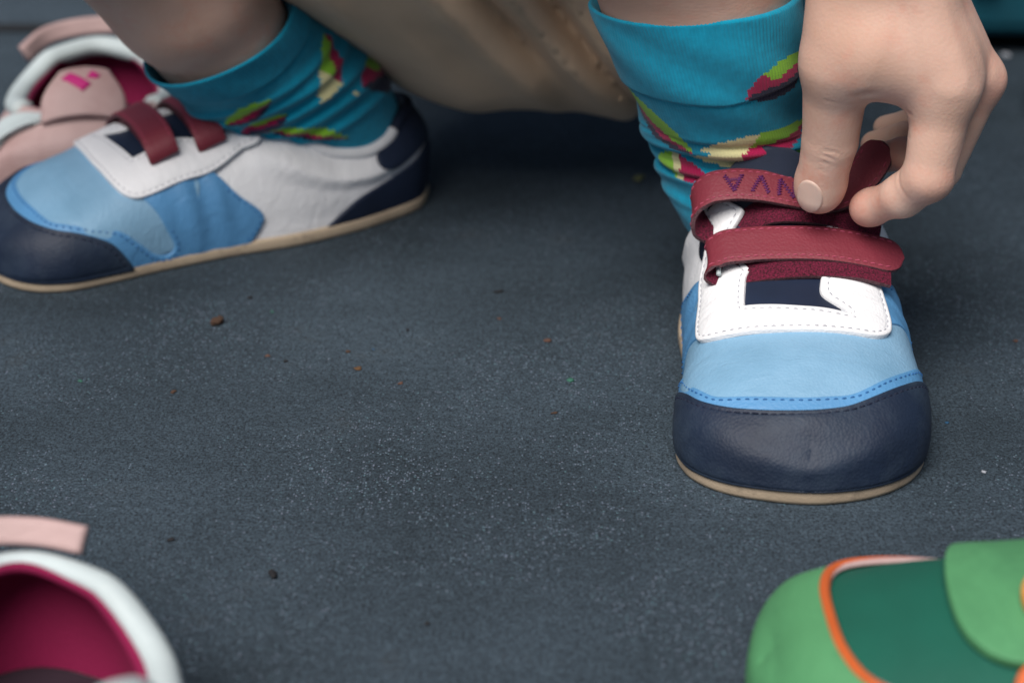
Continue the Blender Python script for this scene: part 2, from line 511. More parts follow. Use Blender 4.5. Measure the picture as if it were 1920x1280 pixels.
def cr3(pts, n):
    """smooth 3-D curve through pts, n samples evenly spaced"""
    P = np.asarray(pts, float)
    L_ = np.concatenate([[0], np.cumsum(np.linalg.norm(np.diff(P, axis=0), axis=1))])
    u = np.linspace(0, L_[-1], n * 3)
    out = []
    for k in range(P.shape[1]):
        m = np.zeros(len(P)); h = np.diff(L_); d = np.diff(P[:, k]) / h
        m[0] = d[0]; m[-1] = d[-1]
        for i in range(1, len(P) - 1): m[i] = (d[i-1]*h[i] + d[i]*h[i-1]) / (h[i] + h[i-1])
        kk = np.clip(np.searchsorted(L_, u, side='right') - 1, 0, len(h) - 1); t = (u - L_[kk]) / h[kk]
        out.append((2*t**3-3*t**2+1)*P[kk,k] + (t**3-2*t**2+t)*h[kk]*m[kk] + (-2*t**3+3*t**2)*P[kk+1,k] + (t**3-t**2)*h[kk]*m[kk+1])
    Q = np.stack(out, 1)
    L2 = np.concatenate([[0], np.cumsum(np.linalg.norm(np.diff(Q, axis=0), axis=1))])
    w = np.linspace(0, L2[-1], n)
    return np.stack([np.interp(w, L2, Q[:, k]) for k in range(Q.shape[1])], 1)

def strap(last, parent, xz, s0, half, slope, lettering=False, sdrift=0.0, m_top=None, m_edge=None, m_under=None, m_thread=None, name='strap', n=150, a_end=1.0, twist=0.0):
    """a band lying across the instep. xz: list of (x, z above the instep surface or absolute z when a 3rd item is given)"""
    m_top = m_top or M['red']; m_edge = m_edge or M['rededge']; m_under = m_under or M['velcro']; m_thread = m_thread or M['thread_red']
    pts = []
    for p in xz:
        x, z = p[0], p[1]
        s = s0 + sdrift * x + (p[3] if len(p) > 3 else 0.0)
        if len(p) > 2 and p[2]:
            pts.append((x * last.mir, s, z))
        else:
            b = last.top(s, x)
            n_ = 1.0
            pts.append((b[0], b[1] - z * math.sin(slope) * .9, b[2] + z * math.cos(slope)))
    P = cr3(pts, n)
    tw_ = np.linspace(0, 1, n)
    Wv = np.tile(np.array([0, math.cos(slope), math.sin(slope)]) * last.mir, (n, 1))
    if twist: Wv = Wv + np.array([-1.0, 0, 0]) * (twist * sst(.80, .95, tw_))[:, None]
    V, F, fl, fr = ribbon(P, Wv, half, .0017, end_round=(0, 1))
    # top side is leather, under side is velcro: sort by flag
    o = mesh_obj(name, V, F, [m_top, m_edge, m_under], parent, mat_idx=fl, smooth=True)
    o.data.set_sharp_from_angle(angle=R(50))
    return o, fr

def ribbon_stitches(parent, fr, side, m, thick=.0017, a0=.004, a1=None, inset_=.0013, pitch=.0025, length=.0017, face=1):
    P, W, Nn, h, Ls = fr; parts = []
    a = a0; a1 = a1 if a1 is not None else Ls[-1] - .003
    while a + length < a1:
        u = np.linspace(a, a + length, 4)
        g = lambda A: np.stack([np.interp(u, Ls, A[:, k]) for k in range(3)], 1)
        hh = np.interp(u, Ls, h)
        Q = g(P) + g(W) * (side * (hh - inset_))[:, None] + g(Nn) * (face * (thick * .5 + np.array([-.0002, .00008, .00008, -.0002])))[:, None]
        parts.append(tube(Q, [.00016, .00022, .00022, .00016], 5))
        a += pitch
    V, F = merge(parts)
    return mesh_obj('stitching', V, F, m, parent, kind='stuff')

def outline_of(last, off=0.0, n=140, z=0.0, grow=0.0):
    """closed plan outline of the sole"""
    th = np.linspace(0, 1, n)
    q = np.concatenate([th, th[::-1][1:-1]]); t = np.concatenate([np.full(n, -1.0), np.full(n - 2, 1.0)])
    P = last.S(q, t)[:, :2]
    T = np.roll(P, -1, 0) - np.roll(P, 1, 0); T /= np.linalg.norm(T, axis=1)[:, None]
    Nn = np.stack([T[:, 1], -T[:, 0]], 1)
    c = P.mean(0)
    if np.sum(Nn * (P - c)) < 0: Nn = -Nn
    return P + Nn * grow

def sole(last, parent, m, grow=.0012, h=.0052):
    prof = [(grow - .0012, 0.0), (grow - .0003, .0004), (grow, .0014), (grow, h - .0012), (grow - .0003, h - .0004), (grow - .0010, h - .0001), (-.006, h - .0001)]
    rings = [outline_of(last, grow=g) for g, z in prof]; n = len(rings[0])
    V = []; F = []
    for (g, z), rg in zip(prof, rings):
        V += [(p[0], p[1], z) for p in rg]
    for k in range(len(prof) - 1):
        for i in range(n):
            j = (i + 1) % n
            F.append((k*n + i, k*n + j, (k+1)*n + j, (k+1)*n + i))
    F.append(tuple(range(n))[::-1]); F.append(tuple((len(prof)-1)*n + i for i in range(n)))
    o = mesh_obj('sole', V, F, m, parent, recalc=True)
    o.data.set_sharp_from_angle(angle=R(70))
    return o

def upper(last, parent, m, name='upper', nq=150, nt=100, inset_by=0.0):
    q = np.linspace(0, 1, nq)
    V = []; F = []
    for sgn in (-1, 1):
        t = np.linspace(1.02, 0, nt // 2) * sgn
        if sgn == -1: t[-1] = -1e-7
        QQ, TT = np.meshgrid(q, t, indexing='ij')
        X = last.at(QQ.ravel(), TT.ravel(), -inset_by * sst(0, .08, 1 - np.abs(TT.ravel())) * (1 - sst(.85, 1, 1 - np.abs(TT.ravel())) * (q2s(QQ.ravel()) > .09))); o = len(V)
        V += list(X); m_ = nt // 2
        for i in range(nq - 1):
            for j in range(m_ - 1):
                f = (o + i*m_ + j, o + i*m_ + j + 1, o + (i+1)*m_ + j + 1, o + (i+1)*m_ + j)
                F.append(f if sgn * last.mir > 0 else f[::-1])
    return mesh_obj(name, V, F, m, parent, weld=2e-5)

def rim_curve(last, n=120, s_from=.096, drop=0.0):
    q0 = float(s2q(s_from)); q = np.linspace(q0, 1, n)
    A = last.S(q, np.full(n, -1e-7)); B = last.S(q[::-1], np.full(n, 1e-7))[1:]
    P = np.vstack([A, B]); P[:, 2] -= drop
    return P

def lining(last, parent, m, depth=.99, name='lining', s_from=.080, insole=None):
    """the inside wall of the shoe, from the rim down to the insole"""
    nq, nt = 70, 18
    q = np.linspace(float(s2q(s_from)), 1, nq); V = []; F = []
    for sgn in (-1, 1):
        v = np.linspace(1, 1 - depth, nt); t = (1 - v) * sgn
        if sgn == -1: t[0] = -1e-7
        QQ, TT = np.meshgrid(q, t, indexing='ij')
        X = last.at(QQ.ravel(), TT.ravel(), np.full(QQ.size, -.0024)); o = len(V); V += list(X)
        for i in range(nq - 1):
            for j in range(nt - 1):
                V0 = o + i*nt + j; F.append((V0, V0 + 1, V0 + nt + 1, V0 + nt))
    P = outline_of(last, grow=-.003)
    mesh_obj('insole', [(p[0], p[1], .0066) for p in P], [tuple(range(len(P)))], insole or m, parent)
    return mesh_obj(name, V, F, m, parent)

def collar(last, parent, m, r=.0024, s_from=.097, name='collar'):
    P = rim_curve(last, s_from=s_from, drop=.0008)
    n = len(P); k = np.minimum(np.arange(n), np.arange(n)[::-1]) / 12.0
    V, F = tube(P, r * np.clip(.3 + k, .3, 1), 12)
    return mesh_obj(name, V, F, m, parent)

CAPTOP = [(.0473,-1.03,1),(.0439,-.924),(.0385,-.78),(.0289,-.64),(.0210,-.52),(.0159,-.372),(.0132,-.20),(.0126,-.04),(.0136,.10),(.0163,.22),(.0265,.44),(.0360,.60),(.0430,.75),(.0475,.90),(.0500,1.03,1)]
MUDTOP = [(.0608,-.836),(.0632,-.945),(.0600,-.985),(.0550,-.955),(.0498,-.86),(.0424,-.716),(.0330,-.62),(.0252,-.512),(.0205,-.412),(.0180,-.22),(.0170,-.05),(.0176,.08),(.0195,.20),(.0270,.345),(.0350,.48),(.0440,.62),(.0520,.77),(.0570,.90),(.0620,.93),(.0650,.87),(.0635,.68)]

def sneaker(root, mir=1.0, hand_strap=False):
    la = Last(mir, heights=HT if hand_strap else HT_LOW, wide=1.12 if hand_strap else 1.0)
    up = upper(la, root, M['white'], inset_by=.0005)
    sole(la, root, M['gum'])
    lin = lining(la, root, M['navy_plain'])
    vamp, Pv, Nv = panel(la, 'vamp', [(.010,-.42),(.0085,-.2),(.0080,0),(.0085,.2),(.012,.42),(.024,.60),(.045,.86),(.055,.97,1),(.072,.95,1),(.076,.62,1),(.072,.2),(.072,-.2),(.076,-.60,1),(.070,-.97,1),(.052,-.99,1),(.040,-.84),(.024,-.62)], .0006, M['sky'], root,
                         extra=lambda s, t: .0004 * (1 + np.sin(t * 9 + 1)) * np.exp(-((s - .036) / .010) ** 2) - .0003 * np.exp(-((s - .0395 - .006 * t * t) / .0028) ** 2) * np.exp(-(t / .55) ** 2))
    for sg in (-1, 1):
        k = sg
        lobe = [(s, t) for s, t in ((.0552,.60),(.0575,.70),(.0600,.80),(.0618,.90))] if sg < 0 else None
    mud_out = [(.0985,-.86),(.0975,-.93),(.0925,-1.03,1),(.044,-1.03,1),(.036,-.84),(.026,-.68),(.0185,-.56),(.0125,-.42),(.0095,-.2),(.0090,0),(.0098,.15),(.0125,.28),(.022,.46),(.032,.64),(.040,.82),(.046,1.03,1),(.0925,1.03,1),(.0980,.93),(.0990,.84),(.0900,.70),(.0801,.50),(.074,.40,1),(.052,.35,1)]
    poly = [(.0801,-.50),(.0897,-.72)] + mud_out + [(.0550,.40),(.0600,.52)] + MUDTOP[::-1] + [(.0580,-.70),(.0545,-.58),(.0500,-.46,1),(.070,-.42,1)]
    side, Ps, Ns = panel(la, 'side_panel', poly, .0006, M['mid'], root, base=.00055,
                         extra=lambda s, t: .0010 * np.sin(s * 520 + t * 5.0) * np.exp(-((s - .078) / .014) ** 2) * np.exp(-((np.abs(t) - .72) / .25) ** 2))
    mt = [p for p in MUDTOP]
    seam = smooth_poly(chart(mt), .8, closed=False)
    T = np.gradient(seam, axis=0); T /= np.linalg.norm(T, axis=1)[:, None]
    Nn = np.stack([-T[:, 1], T[:, 0]], 1)
    if np.mean((Nn[:, 0])[40:-40]) > 0: Nn = -Nn
    stitches(la, side, seam + Nn * 1.5, .00125, M['thread_blue'], pitch=2.6, length=1.3, r=.00026)
    rear = smooth_poly(chart([(.0801,-.52),(.0897,-.72),(.0985,-.86),(.0975,-.93),(.0935,-.99)]), .8, closed=False)
    stitches(la, side, rear + np.array([-1.4, 0]), .0012, M['thread_blue'], pitch=2.6, length=1.3)
    stitches(la, side, rear * np.array([1, -1]) + np.array([-1.4, 0]), .0012, M['thread_blue'], pitch=2.6, length=1.3)
    cap, Pc, Nc = panel(la, 'toe_cap', CAPTOP + [(0, 1.03, 1), (0, -1.03, 1)], .0011, M['navy'], root, base=.0009, groove=2.2, edge=M['navy_edge'],
                        extra=lambda s, t: .0003 * np.cos(t * 12) * np.exp(-((s - .01) / .01) ** 2))
    for run in inset(Pc, Nc, 2.2, lambda s, t: abs(t) < .97 and s > .009):
        stitches(la, cap, run, .00185, M['thread_navy'], pitch=2.7, length=1.9, r=.00026)
    for sg in (-1,):
        hc, Ph, Nh = panel(la, 'heel_counter', [(.1225,-1.03,1),(.1302,-.928),(.1385,-.80),(.1464,-.72),(.1580,-.665),(.1683,-.64),(.175,-.60),(.180,-.58,1),(.180,-1.03,1)], .0008, M['navy_plain'], root)
        hc2, _, _ = panel(la, 'heel_counter', [(.1225,1.03,1),(.1302,.928),(.1385,.80),(.1464,.72),(.1580,.665),(.1683,.64),(.175,.60),(.180,.58,1),(.180,1.03,1)], .0008, M['navy_plain'], root)
        for h_, sgn in ((hc, -1), (hc2, 1)):
            cv = smooth_poly(chart([(.1265,-.99*-sgn*-1),(.1318,.91*sgn),(.1400,.785*sgn),(.1475,.70*sgn),(.1590,.645*sgn),(.1683,.62*sgn)]), .8, closed=False) if False else \
                 smooth_poly([(a + 1.5, b) for a, b in chart([(.1265,.98*sgn),(.1325,.90*sgn),(.1400,.80*sgn),(.1475,.735*sgn),(.1590,.68*sgn),(.1683,.66*sgn)])], .8, closed=False)
            stitches(la, h_, cv, .0008, M['thread_navy'], pitch=2.6)
        panel(la, 'heel_tab', [(.1520,-.01,1),(.1495,-.25),(.1510,-.42),(.1560,-.53),(.165,-.56),(.172,-.55),(.180,-.50,1),(.180,-.01,1)], .0009, M['navy_plain'], root)
        panel(la, 'heel_tab', [(.1520,.01,1),(.1495,.25),(.1510,.42),(.1560,.53),(.165,.56),(.172,.55),(.180,.50,1),(.180,.01,1)], .0009, M['navy_plain'], root)
    # rolled collar: white in front, navy over the heel
    P = rim_curve(la, s_from=.099, drop=.0010)
    n = len(P); k = np.minimum(np.arange(n), np.arange(n)[::-1]) / 12.0; rad = .0025 * np.clip(.4 + k, .4, 1)
    lo = int(n * .30); hi = n - lo
    for a, b, m_, nm in ((0, lo, M['white'], 'collar'), (hi, n, M['white'], 'collar'), (lo - 1, hi + 1, M['navy_plain'], 'heel_collar')):
        V, F = tube(P[a:b], rad[a:b] * (1.0 if nm == 'collar' else 1.06), 12)
        mesh_obj(nm, V, F, m_, root)
    # tongue: lies under the eyestay, its rounded top stands up in front of the ankle
    nx, ns = 25, 40; V = []; F = []
    for i in range(ns):
        u = i / (ns - 1); s = .049 + .063 * u
        hw = (.0150 + (.0062 if hand_strap else .0) * sst(.3, .7, u)) * (math.sqrt(max(0.0, 1 - ((u - .66) / .34) ** 2)) if u > .66 else 1.0) + .0002
        for j in range(nx):
            x = hw * (2 * j / (nx - 1) - 1)
            ss = min(s, .094); b = la.top(ss, x - .0025 - (.0080 if hand_strap else .003) * u, .0009)
            ex = max(0, s - .094)
            V.append((b[0], b[1] + ex * .34 + .0022 * sst(.080, .096, s), b[2] + ex * 1.02))
    for i in range(ns - 1):
        for j in range(nx - 1):
            a = i * nx + j; F.append((a, a + 1, a + nx + 1, a + nx))
    tg = mesh_obj('tongue', V, F, M['tongue'], root)
    sol = tg.modifiers.new('thickness', 'SOLIDIFY'); sol.thickness = .0022; sol.offset = -1 if mir > 0 else 1
    # eyestay, one cut piece with two arms and the loop slots
    eo = [(.0428,-.04),(.0435,-.20),(.0450,-.36),(.0475,-.475),(.0515,-.545),(.0587,-.560),(.0700,-.545),(.0801,-.540),(.0900,-.480),(.0985,-.400),(.1020,-.320),(.1010,-.235,1),
          (.0955,-.215),(.0890,-.30),(.0840,-.300,1),(.0760,-.235),(.0720,-.200,1),(.0690,-.225),(.0600,-.235),(.0560,-.235,1),(.0550,-.14),(.0538,-.02),(.0533,.08),(.0522,.185,1),
          (.0545,.150),(.0585,.085),(.0620,.070),(.0700,.085),(.0800,.100),(.0900,.130),(.0985,.18,1),(.1010,.26),(.0985,.36),(.0900,.385),(.0800,.385),(.0700,.390),(.0600,.400),(.0540,.405),(.0490,.385),(.0450,.310),(.0436,.200)]
    ey, Pe, Ne = panel(la, 'eyestay', eo, .0014, M['white'], root, base=.0010, groove=1.7)
    for run in inset(Pe, Ne, 1.7):
        stitches(la, ey, run, .0022, M['thread_grey'], pitch=2.6, length=1.6, r=.00020)
    # straps
    sl = math.radians(27)
    if hand_strap:
        lo = dict(s0=.0765, z=.0425); up_ = dict(s0=.0935)
        # first layer under the top one, the turn through the loop, the top layer with its free end
        lowpath = [(.0290,.0432,1,-.004),(.018,.0459,1,-.0045),(.006,.0464,1,-.0048),(-.008,.0452,1,-.0050),(-.0185,.0426,1,-.003),(-.0238,.0410,1,-.001),(-.0268,.0422,1),(-.0272,.0452,1),(-.0245,.0476,1),(-.016,.0494,1),(-.004,.0502,1),(.008,.0502,1),(.020,.0486,1),(.0335,.0455,1)]
        st, fr = strap(la, root, lowpath, .0775, .0068, sl, a_end=.9)
        uppath = [(.0275,.0500,1,-.0025),(.016,.0542,1,-.0025),(.002,.0566,1,-.0025),(-.008,.0558,1,-.0020),(-.0140,.0528,1,-.0015),(-.0200,.0494,1,-.001),(-.0262,.0482,1,-.0005),(-.0302,.0496,1),(-.0320,.0532,1),(-.0312,.0582,1),(-.0280,.0614,1),(-.022,.0630,1),(-.012,.0630,1),(-.002,.0614,1),(.006,.0600,1),(.0120,.0600,1),(.0175,.0630,1),(.0215,.0675,1,.001),(.0245,.0725,1,.002),(.0265,.0778,1,.003)]
        st2, fr2 = strap(la, root, uppath, .0945, .0060, math.radians(33), twist=.75)
    else:
        up1 = [(.026,.0028),(.010,.0034),(-.006,.0036),(-.0180,.0034),(-.0225,.0036),(-.0252,.0056),(-.0245,.0080),(-.0210,.0088),(-.012,.0076),(.002,.0064),(.016,.0062),(.030,.0056),(.036,.0046)]
        st, fr = strap(la, root, up1, .0665, .0058, math.radians(18))
        st2, fr2 = strap(la, root, up1, .0850, .0056, math.radians(18))
    for st_, fr_ in ((st, fr), (st2, fr2)):
        for sd_ in (-1, 1): ribbon_stitches(st_, fr_, sd_, M['thread_red'], a0=.060, face=1)
    # grey loops the straps pass through
    for k_, s_ in enumerate((.0775,) if hand_strap else ()):
        if hand_strap: p0 = np.array([(-.0247, -.0300)[k_], s_, (.0443, .0545)[k_]])
        else: p0 = la.top(s_, -.0222, .0060)
        c = [(p0[0], p0[1] - .0064 * math.cos(sl), p0[2] - .0064 * math.sin(sl)), tuple(p0), (p0[0], p0[1] + .0064 * math.cos(sl), p0[2] + .0064 * math.sin(sl))]
        V, F = tube(cr3(c, 14), .0008, 8)
        mesh_obj('strap_loop', V, F, M['piping'], root)
    return la, st2, fr2


def lettering(parent, fr, glyphs, a0, size, gap, m, thick=.0017):
    """embroidered strokes on the top layer of a strap; glyph strokes in (u, v) 0..1 as seen from the toe"""
    P, W, Nn, h, Ls = fr; parts = []; x = a0
    for g in glyphs:
        for (u0, v0), (u1, v1) in g:
            n = 14; k = np.linspace(0, 1, n)
            zz = np.where(np.arange(n) % 2 == 0, 1, -1) * .00055
            du, dv = (u1 - u0), (v1 - v0); l = math.hypot(du, dv)
            us = x + (u0 + du * k) * size * .9 + zz * (-dv / l)
            vs = ((v0 + dv * k) - .5) * size + zz * (du / l)
            gi = lambda A: np.stack([np.interp(us, Ls, A[:, c]) for c in range(3)], 1)
            Q = gi(P) + gi(W) * vs[:, None] + gi(Nn) * (thick * .5 + .00012)
            parts.append(tube(Q, .00042, 5))
        x += size * .9 + gap
    V, F = merge(parts)
    return mesh_obj('lettering', V, F, m, parent)

# ------------------------------------------------------------------ implicit bodies
def cap_sdf(Q, a, b, ra, rb):
    a = np.array(a, float); b = np.array(b, float); ab = b - a
    t = np.clip(((Q - a) @ ab) / (ab @ ab), 0, 1)
    return np.linalg.norm(Q - a - t[:, None] * ab, axis=1) - (ra + (rb - ra) * t)
def ell_sdf(Q, c, r):
    k = (Q - np.array(c, float)) / np.array(r, float)
    l = np.linalg.norm(k, axis=1)
    return (l - 1) * min(r) * .5 + (l - 1) * .5 * np.linalg.norm(Q - np.array(c), axis=1) / np.maximum(l, 1e-6)
def smin(a, b, k):
    h = np.clip(.5 + .5 * (b - a) / k, 0, 1)
    return b * (1 - h) + a * h - k * h * (1 - h)
def chain(Q, pts, k=.003):
    d = None
    for p, q in zip(pts[:-1], pts[1:]):
        c = cap_sdf(Q, p[:3], q[:3], p[3], q[3])
        d = c if d is None else smin(d, c, k)
    return d

def surface_nets(f, lo, hi, h, iters=3):
    lo = np.array(lo, float); hi = np.array(hi, float)
    n = np.ceil((hi - lo) / h).astype(int) + 1
    ax = [lo[i] + h * np.arange(n[i]) for i in range(3)]
    val = np.empty(n, np.float32)
    for i in range(n[0]):
        yy, zz = np.meshgrid(ax[1], ax[2], indexing='ij')
        Q = np.stack([np.full(yy.size, ax[0][i]), yy.ravel(), zz.ravel()], 1)
        val[i] = f(Q).reshape(n[1], n[2])
    s = val < 0
    c = s[:-1, :-1, :-1]; allc = c.copy(); anyc = c.copy()
    for dx in (0, 1):
        for dy in (0, 1):
            for dz in (0, 1):
                v = s[dx:n[0]-1+dx, dy:n[1]-1+dy, dz:n[2]-1+dz]
                allc = allc & v; anyc = anyc | v
    act = anyc & ~allc
    idx = -np.ones(act.shape, int); I = np.argwhere(act); idx[tuple(I.T)] = np.arange(len(I))
    P = lo + (I + .5) * h
    F = []
    for axis in range(3):
        sl0 = [slice(None)] * 3; sl1 = [slice(None)] * 3
        sl0[axis] = slice(0, -1); sl1[axis] = slice(1, None)
        cr = s[tuple(sl0)] != s[tuple(sl1)]
        o1, o2 = (axis + 1) % 3, (axis + 2) % 3
        E = np.argwhere(cr); E = E[(E[:, o1] > 0) & (E[:, o2] > 0) & (E[:, o1] < n[o1]-1) & (E[:, o2] < n[o2]-1)]
        def cell(d1, d2):
            k = E.copy(); k[:, o1] -= d1; k[:, o2] -= d2
            return idx[tuple(k.T)]
        q = np.stack([cell(1, 1), cell(0, 1), cell(0, 0), cell(1, 0)], 1)
        inside_first = s[tuple(E.T)]
        q[~inside_first] = q[~inside_first][:, ::-1]
        F.append(q[(q >= 0).all(1)])
    F = np.concatenate(F)
    e = h * .25
    for _ in range(iters):
        g = np.stack([(f(P + e * np.eye(3)[k]) - f(P - e * np.eye(3)[k])) / (2 * e) for k in range(3)], 1)
        v = f(P)
        P = P - np.clip(v, -h, h)[:, None] * g / np.maximum(np.sum(g * g, 1), .25)[:, None]
    g /= np.linalg.norm(g, axis=1)[:, None] + 1e-9
    return P, F, g

# ------------------------------------------------------------------ the hand
thumb = [(.0992,.5746,.1404,.0128),(.0972,.5743,.1114,.0103),(.0977,.5806,.0848,.0086),(.0962,.5846,.0672,.0074)]
index = [(.1147,.5699,.1494,.0092),(.1283,.5664,.1064,.0094),(.1254,.5645,.0792,.0075),(.1196,.5712,.0706,.0065),(.1110,.5830,.0616,.0050)]
middle = [(.1175,.5799,.1470,.0088),(.1417,.5809,.1043,.0074),(.1329,.5817,.0752,.0063),(.1243,.5999,.0739,.0053),(.1161,.6094,.0683,.0047)]
ring = [(.1195,.5967,.1429,.0087),(.1448,.5970,.1009,.0070),(.1399,.6070,.0750,.0058),(.1284,.6191,.0726,.0051),(.1202,.6257,.0677,.0046)]
little = [(.1185,.6116,.1393,.0083),(.1447,.6119,.0998,.0065),(.1406,.6218,.0783,.0051),(.1312,.6306,.0735,.0044),(.1253,.6357,.0703,.0041)]
webp = [(.1062,.5711,.1164,.0130),(.1245,.5707,.1108,.0108)]
wrist = [(.1075,.580,.2300,.0165),(.1062,.5730,.1829,.0165),(.1103,.5828,.1500,.0178)]

def joint(Q, c, r): return np.linalg.norm(Q - np.array(c), axis=1) - r

def hand_sdf(Q):
    palm = chain(Q, wrist, .006)
    for f in (index, middle, ring, little):
        palm = smin(palm, cap_sdf(Q, f[0][:3], f[1][:3], f[0][3], f[1][3] * .96), .010)
    palm = smin(palm, chain(Q, thumb[:2]), .014)
    palm = smin(palm, chain(Q, webp), .012)
    fing = None
    for f in (thumb, index, middle, ring, little):
        c = chain(Q, f[1:], .0022 if f is index else .0009)
        # knuckles a little thicker, pads fuller
        for p in f[2:-1]:
            c = c if f is index else np.minimum(c, joint(Q, p[:3], p[3] * 1.0))
        if f is thumb:
            c = smin(c, joint(Q, (.0968, .5862, .0700), .0078), .003)
        if f is index:
            c = smin(c, joint(Q, (.1122, .5815, .0628), .0058), .003)
        fing = c if fing is None else smin(fing, c, .0012)
    return smin(palm, fing, .0045)

CREASES = [  # 3-D polylines pressed into the skin: (points, depth, width)
    ([(0.0925,0.5713,0.0838),(0.0955,0.5718,0.0848),(0.0990,0.5714,0.0839),(0.1010,0.5705,0.0820)], 0.0003, 0.00045),
    ([(0.0912,0.5702,0.0814),(0.0938,0.5707,0.0824),(0.0967,0.5704,0.0817),(0.0990,0.5697,0.0802)], 0.00026, 0.00045),
    ([(0.0911,0.5702,0.0790),(0.0937,0.5707,0.0800),(0.0959,0.5704,0.0793),(0.0976,0.5698,0.0781)], 0.00022, 0.00045),
    ([(0.0904,0.5712,0.0763),(0.0927,0.5714,0.0769),(0.0953,0.5710,0.0760)], 0.00014, 0.0005),
    ([(0.1174,0.5675,0.0803),(0.1198,0.5667,0.0786),(0.1219,0.5657,0.0764),(0.1229,0.5652,0.0754)], 0.00030, 0.0006),
    ([(0.1161,0.5642,0.0920),(0.1181,0.5640,0.0916),(0.1203,0.5640,0.0917)], 0.0003, 0.0006),
    ([(0.1157,0.5634,0.0999),(0.1179,0.5633,0.0997),(0.1198,0.5635,0.1001)], 0.00035, 0.0007),
    ([(0.1250,0.5633,0.0761),(0.1273,0.5629,0.0752),(0.1299,0.5628,0.0749)], 0.00022, 0.00045),
    ([(0.1245,0.5645,0.0739),(0.1271,0.5642,0.0732),(0.1293,0.5640,0.0727)], 0.00018, 0.00045),
    ([(0.1258,0.5631,0.0779),(0.1284,0.5627,0.0772),(0.1306,0.5627,0.0772)], 0.00016, 0.00045),
    ([(0.1131,0.5727,0.0726),(0.1144,0.5720,0.0711),(0.1150,0.5711,0.0690)], 0.00012, 0.0005),
    ([(0.1012,0.5585,0.1013),(0.1022,0.5596,0.1035),(0.1037,0.5604,0.1052),(0.1066,0.5609,0.1064)], 0.0005, 0.0014),
    ([(0.1327,0.5701,0.0977),(0.1353,0.5681,0.0934),(0.1343,0.5647,0.0861),(0.1321,0.5620,0.0803)], 0.0008, 0.0014),
    ([(0.0901,0.5638,0.1007),(0.0936,0.5641,0.1014),(0.0972,0.5638,0.1008)], 0.00012, 0.0006),
]

R_LEG = [(.0840,.638,.050,.0190),(.0695,.630,.080,.0195),(.0618,.6215,.106,.0268),(.0588,.6192,.120,.0296),(.0565,.6180,.130,.0306),(.044,.606,.165,.037),(-.005,.572,.250,.036)]
L_LEG = [(-.078,.7410,.042,.0190),(-.0935,.7230,.062,.0210),(-.1068,.7042,.083,.0252),(-.116,.692,.103,.0290),(-.130,.677,.135,.034),(-.19,.612,.215,.036)]
def body_sdf(Q):
    d = smin(chain(Q, [(.0885,.555,.0200,.0120),(.0915,.642,.026,.0150)]), chain(Q, [(.0915,.642,.026,.0150)] + R_LEG, .003), .008)
    d = smin(d, chain(Q, [(-.150,.706,.0200,.0120),(-.0745,.7455,.026,.0150)] + L_LEG, .003), .004)
    d = smin(d, chain(Q, [(-.005,.572,.250,.036),(.045,.79,.150,.046)]), .012)
    d = smin(d, chain(Q, [(-.19,.612,.215,.036),(-.045,.79,.145,.038)]), .012)
    d = smin(d, chain(Q, [(0,.80,.135,.062),(-.01,.76,.27,.062),(-.012,.725,.37,.060)]), .03)
    d = smin(d, chain(Q, [(-.085,.72,.405,.028),(.06,.72,.405,.028)]), .03)
    d = smin(d, chain(Q, [(-.012,.715,.42,.028),(-.014,.695,.475,.028)]), .02)
    d = smin(d, ell_sdf(Q, (-.015,.680,.555), (.064,.078,.085)), .01)
    d = smin(d, chain(Q, [(-.015,.607,.552,.006),(-.015,.597,.532,.010)]), .008)
    d = smin(d, chain(Q, [(.075,.72,.40,.030),(.165,.665,.300,.025),(.1075,.580,.225,.0175),(.1065,.575,.200,.0165)]), .012)
    d = smin(d, chain(Q, [(-.10,.72,.40,.030),(-.205,.675,.310,.025),(-.205,.60,.262,.017)]), .012)
    for k in range(4):
        d = smin(d, chain(Q, [(-.205 + .006 * k, .597, .262, .008), (-.215 + .012 * k, .562, .252, .0065), (-.213 + .012 * k, .550, .228, .005)]), .003)
    return d

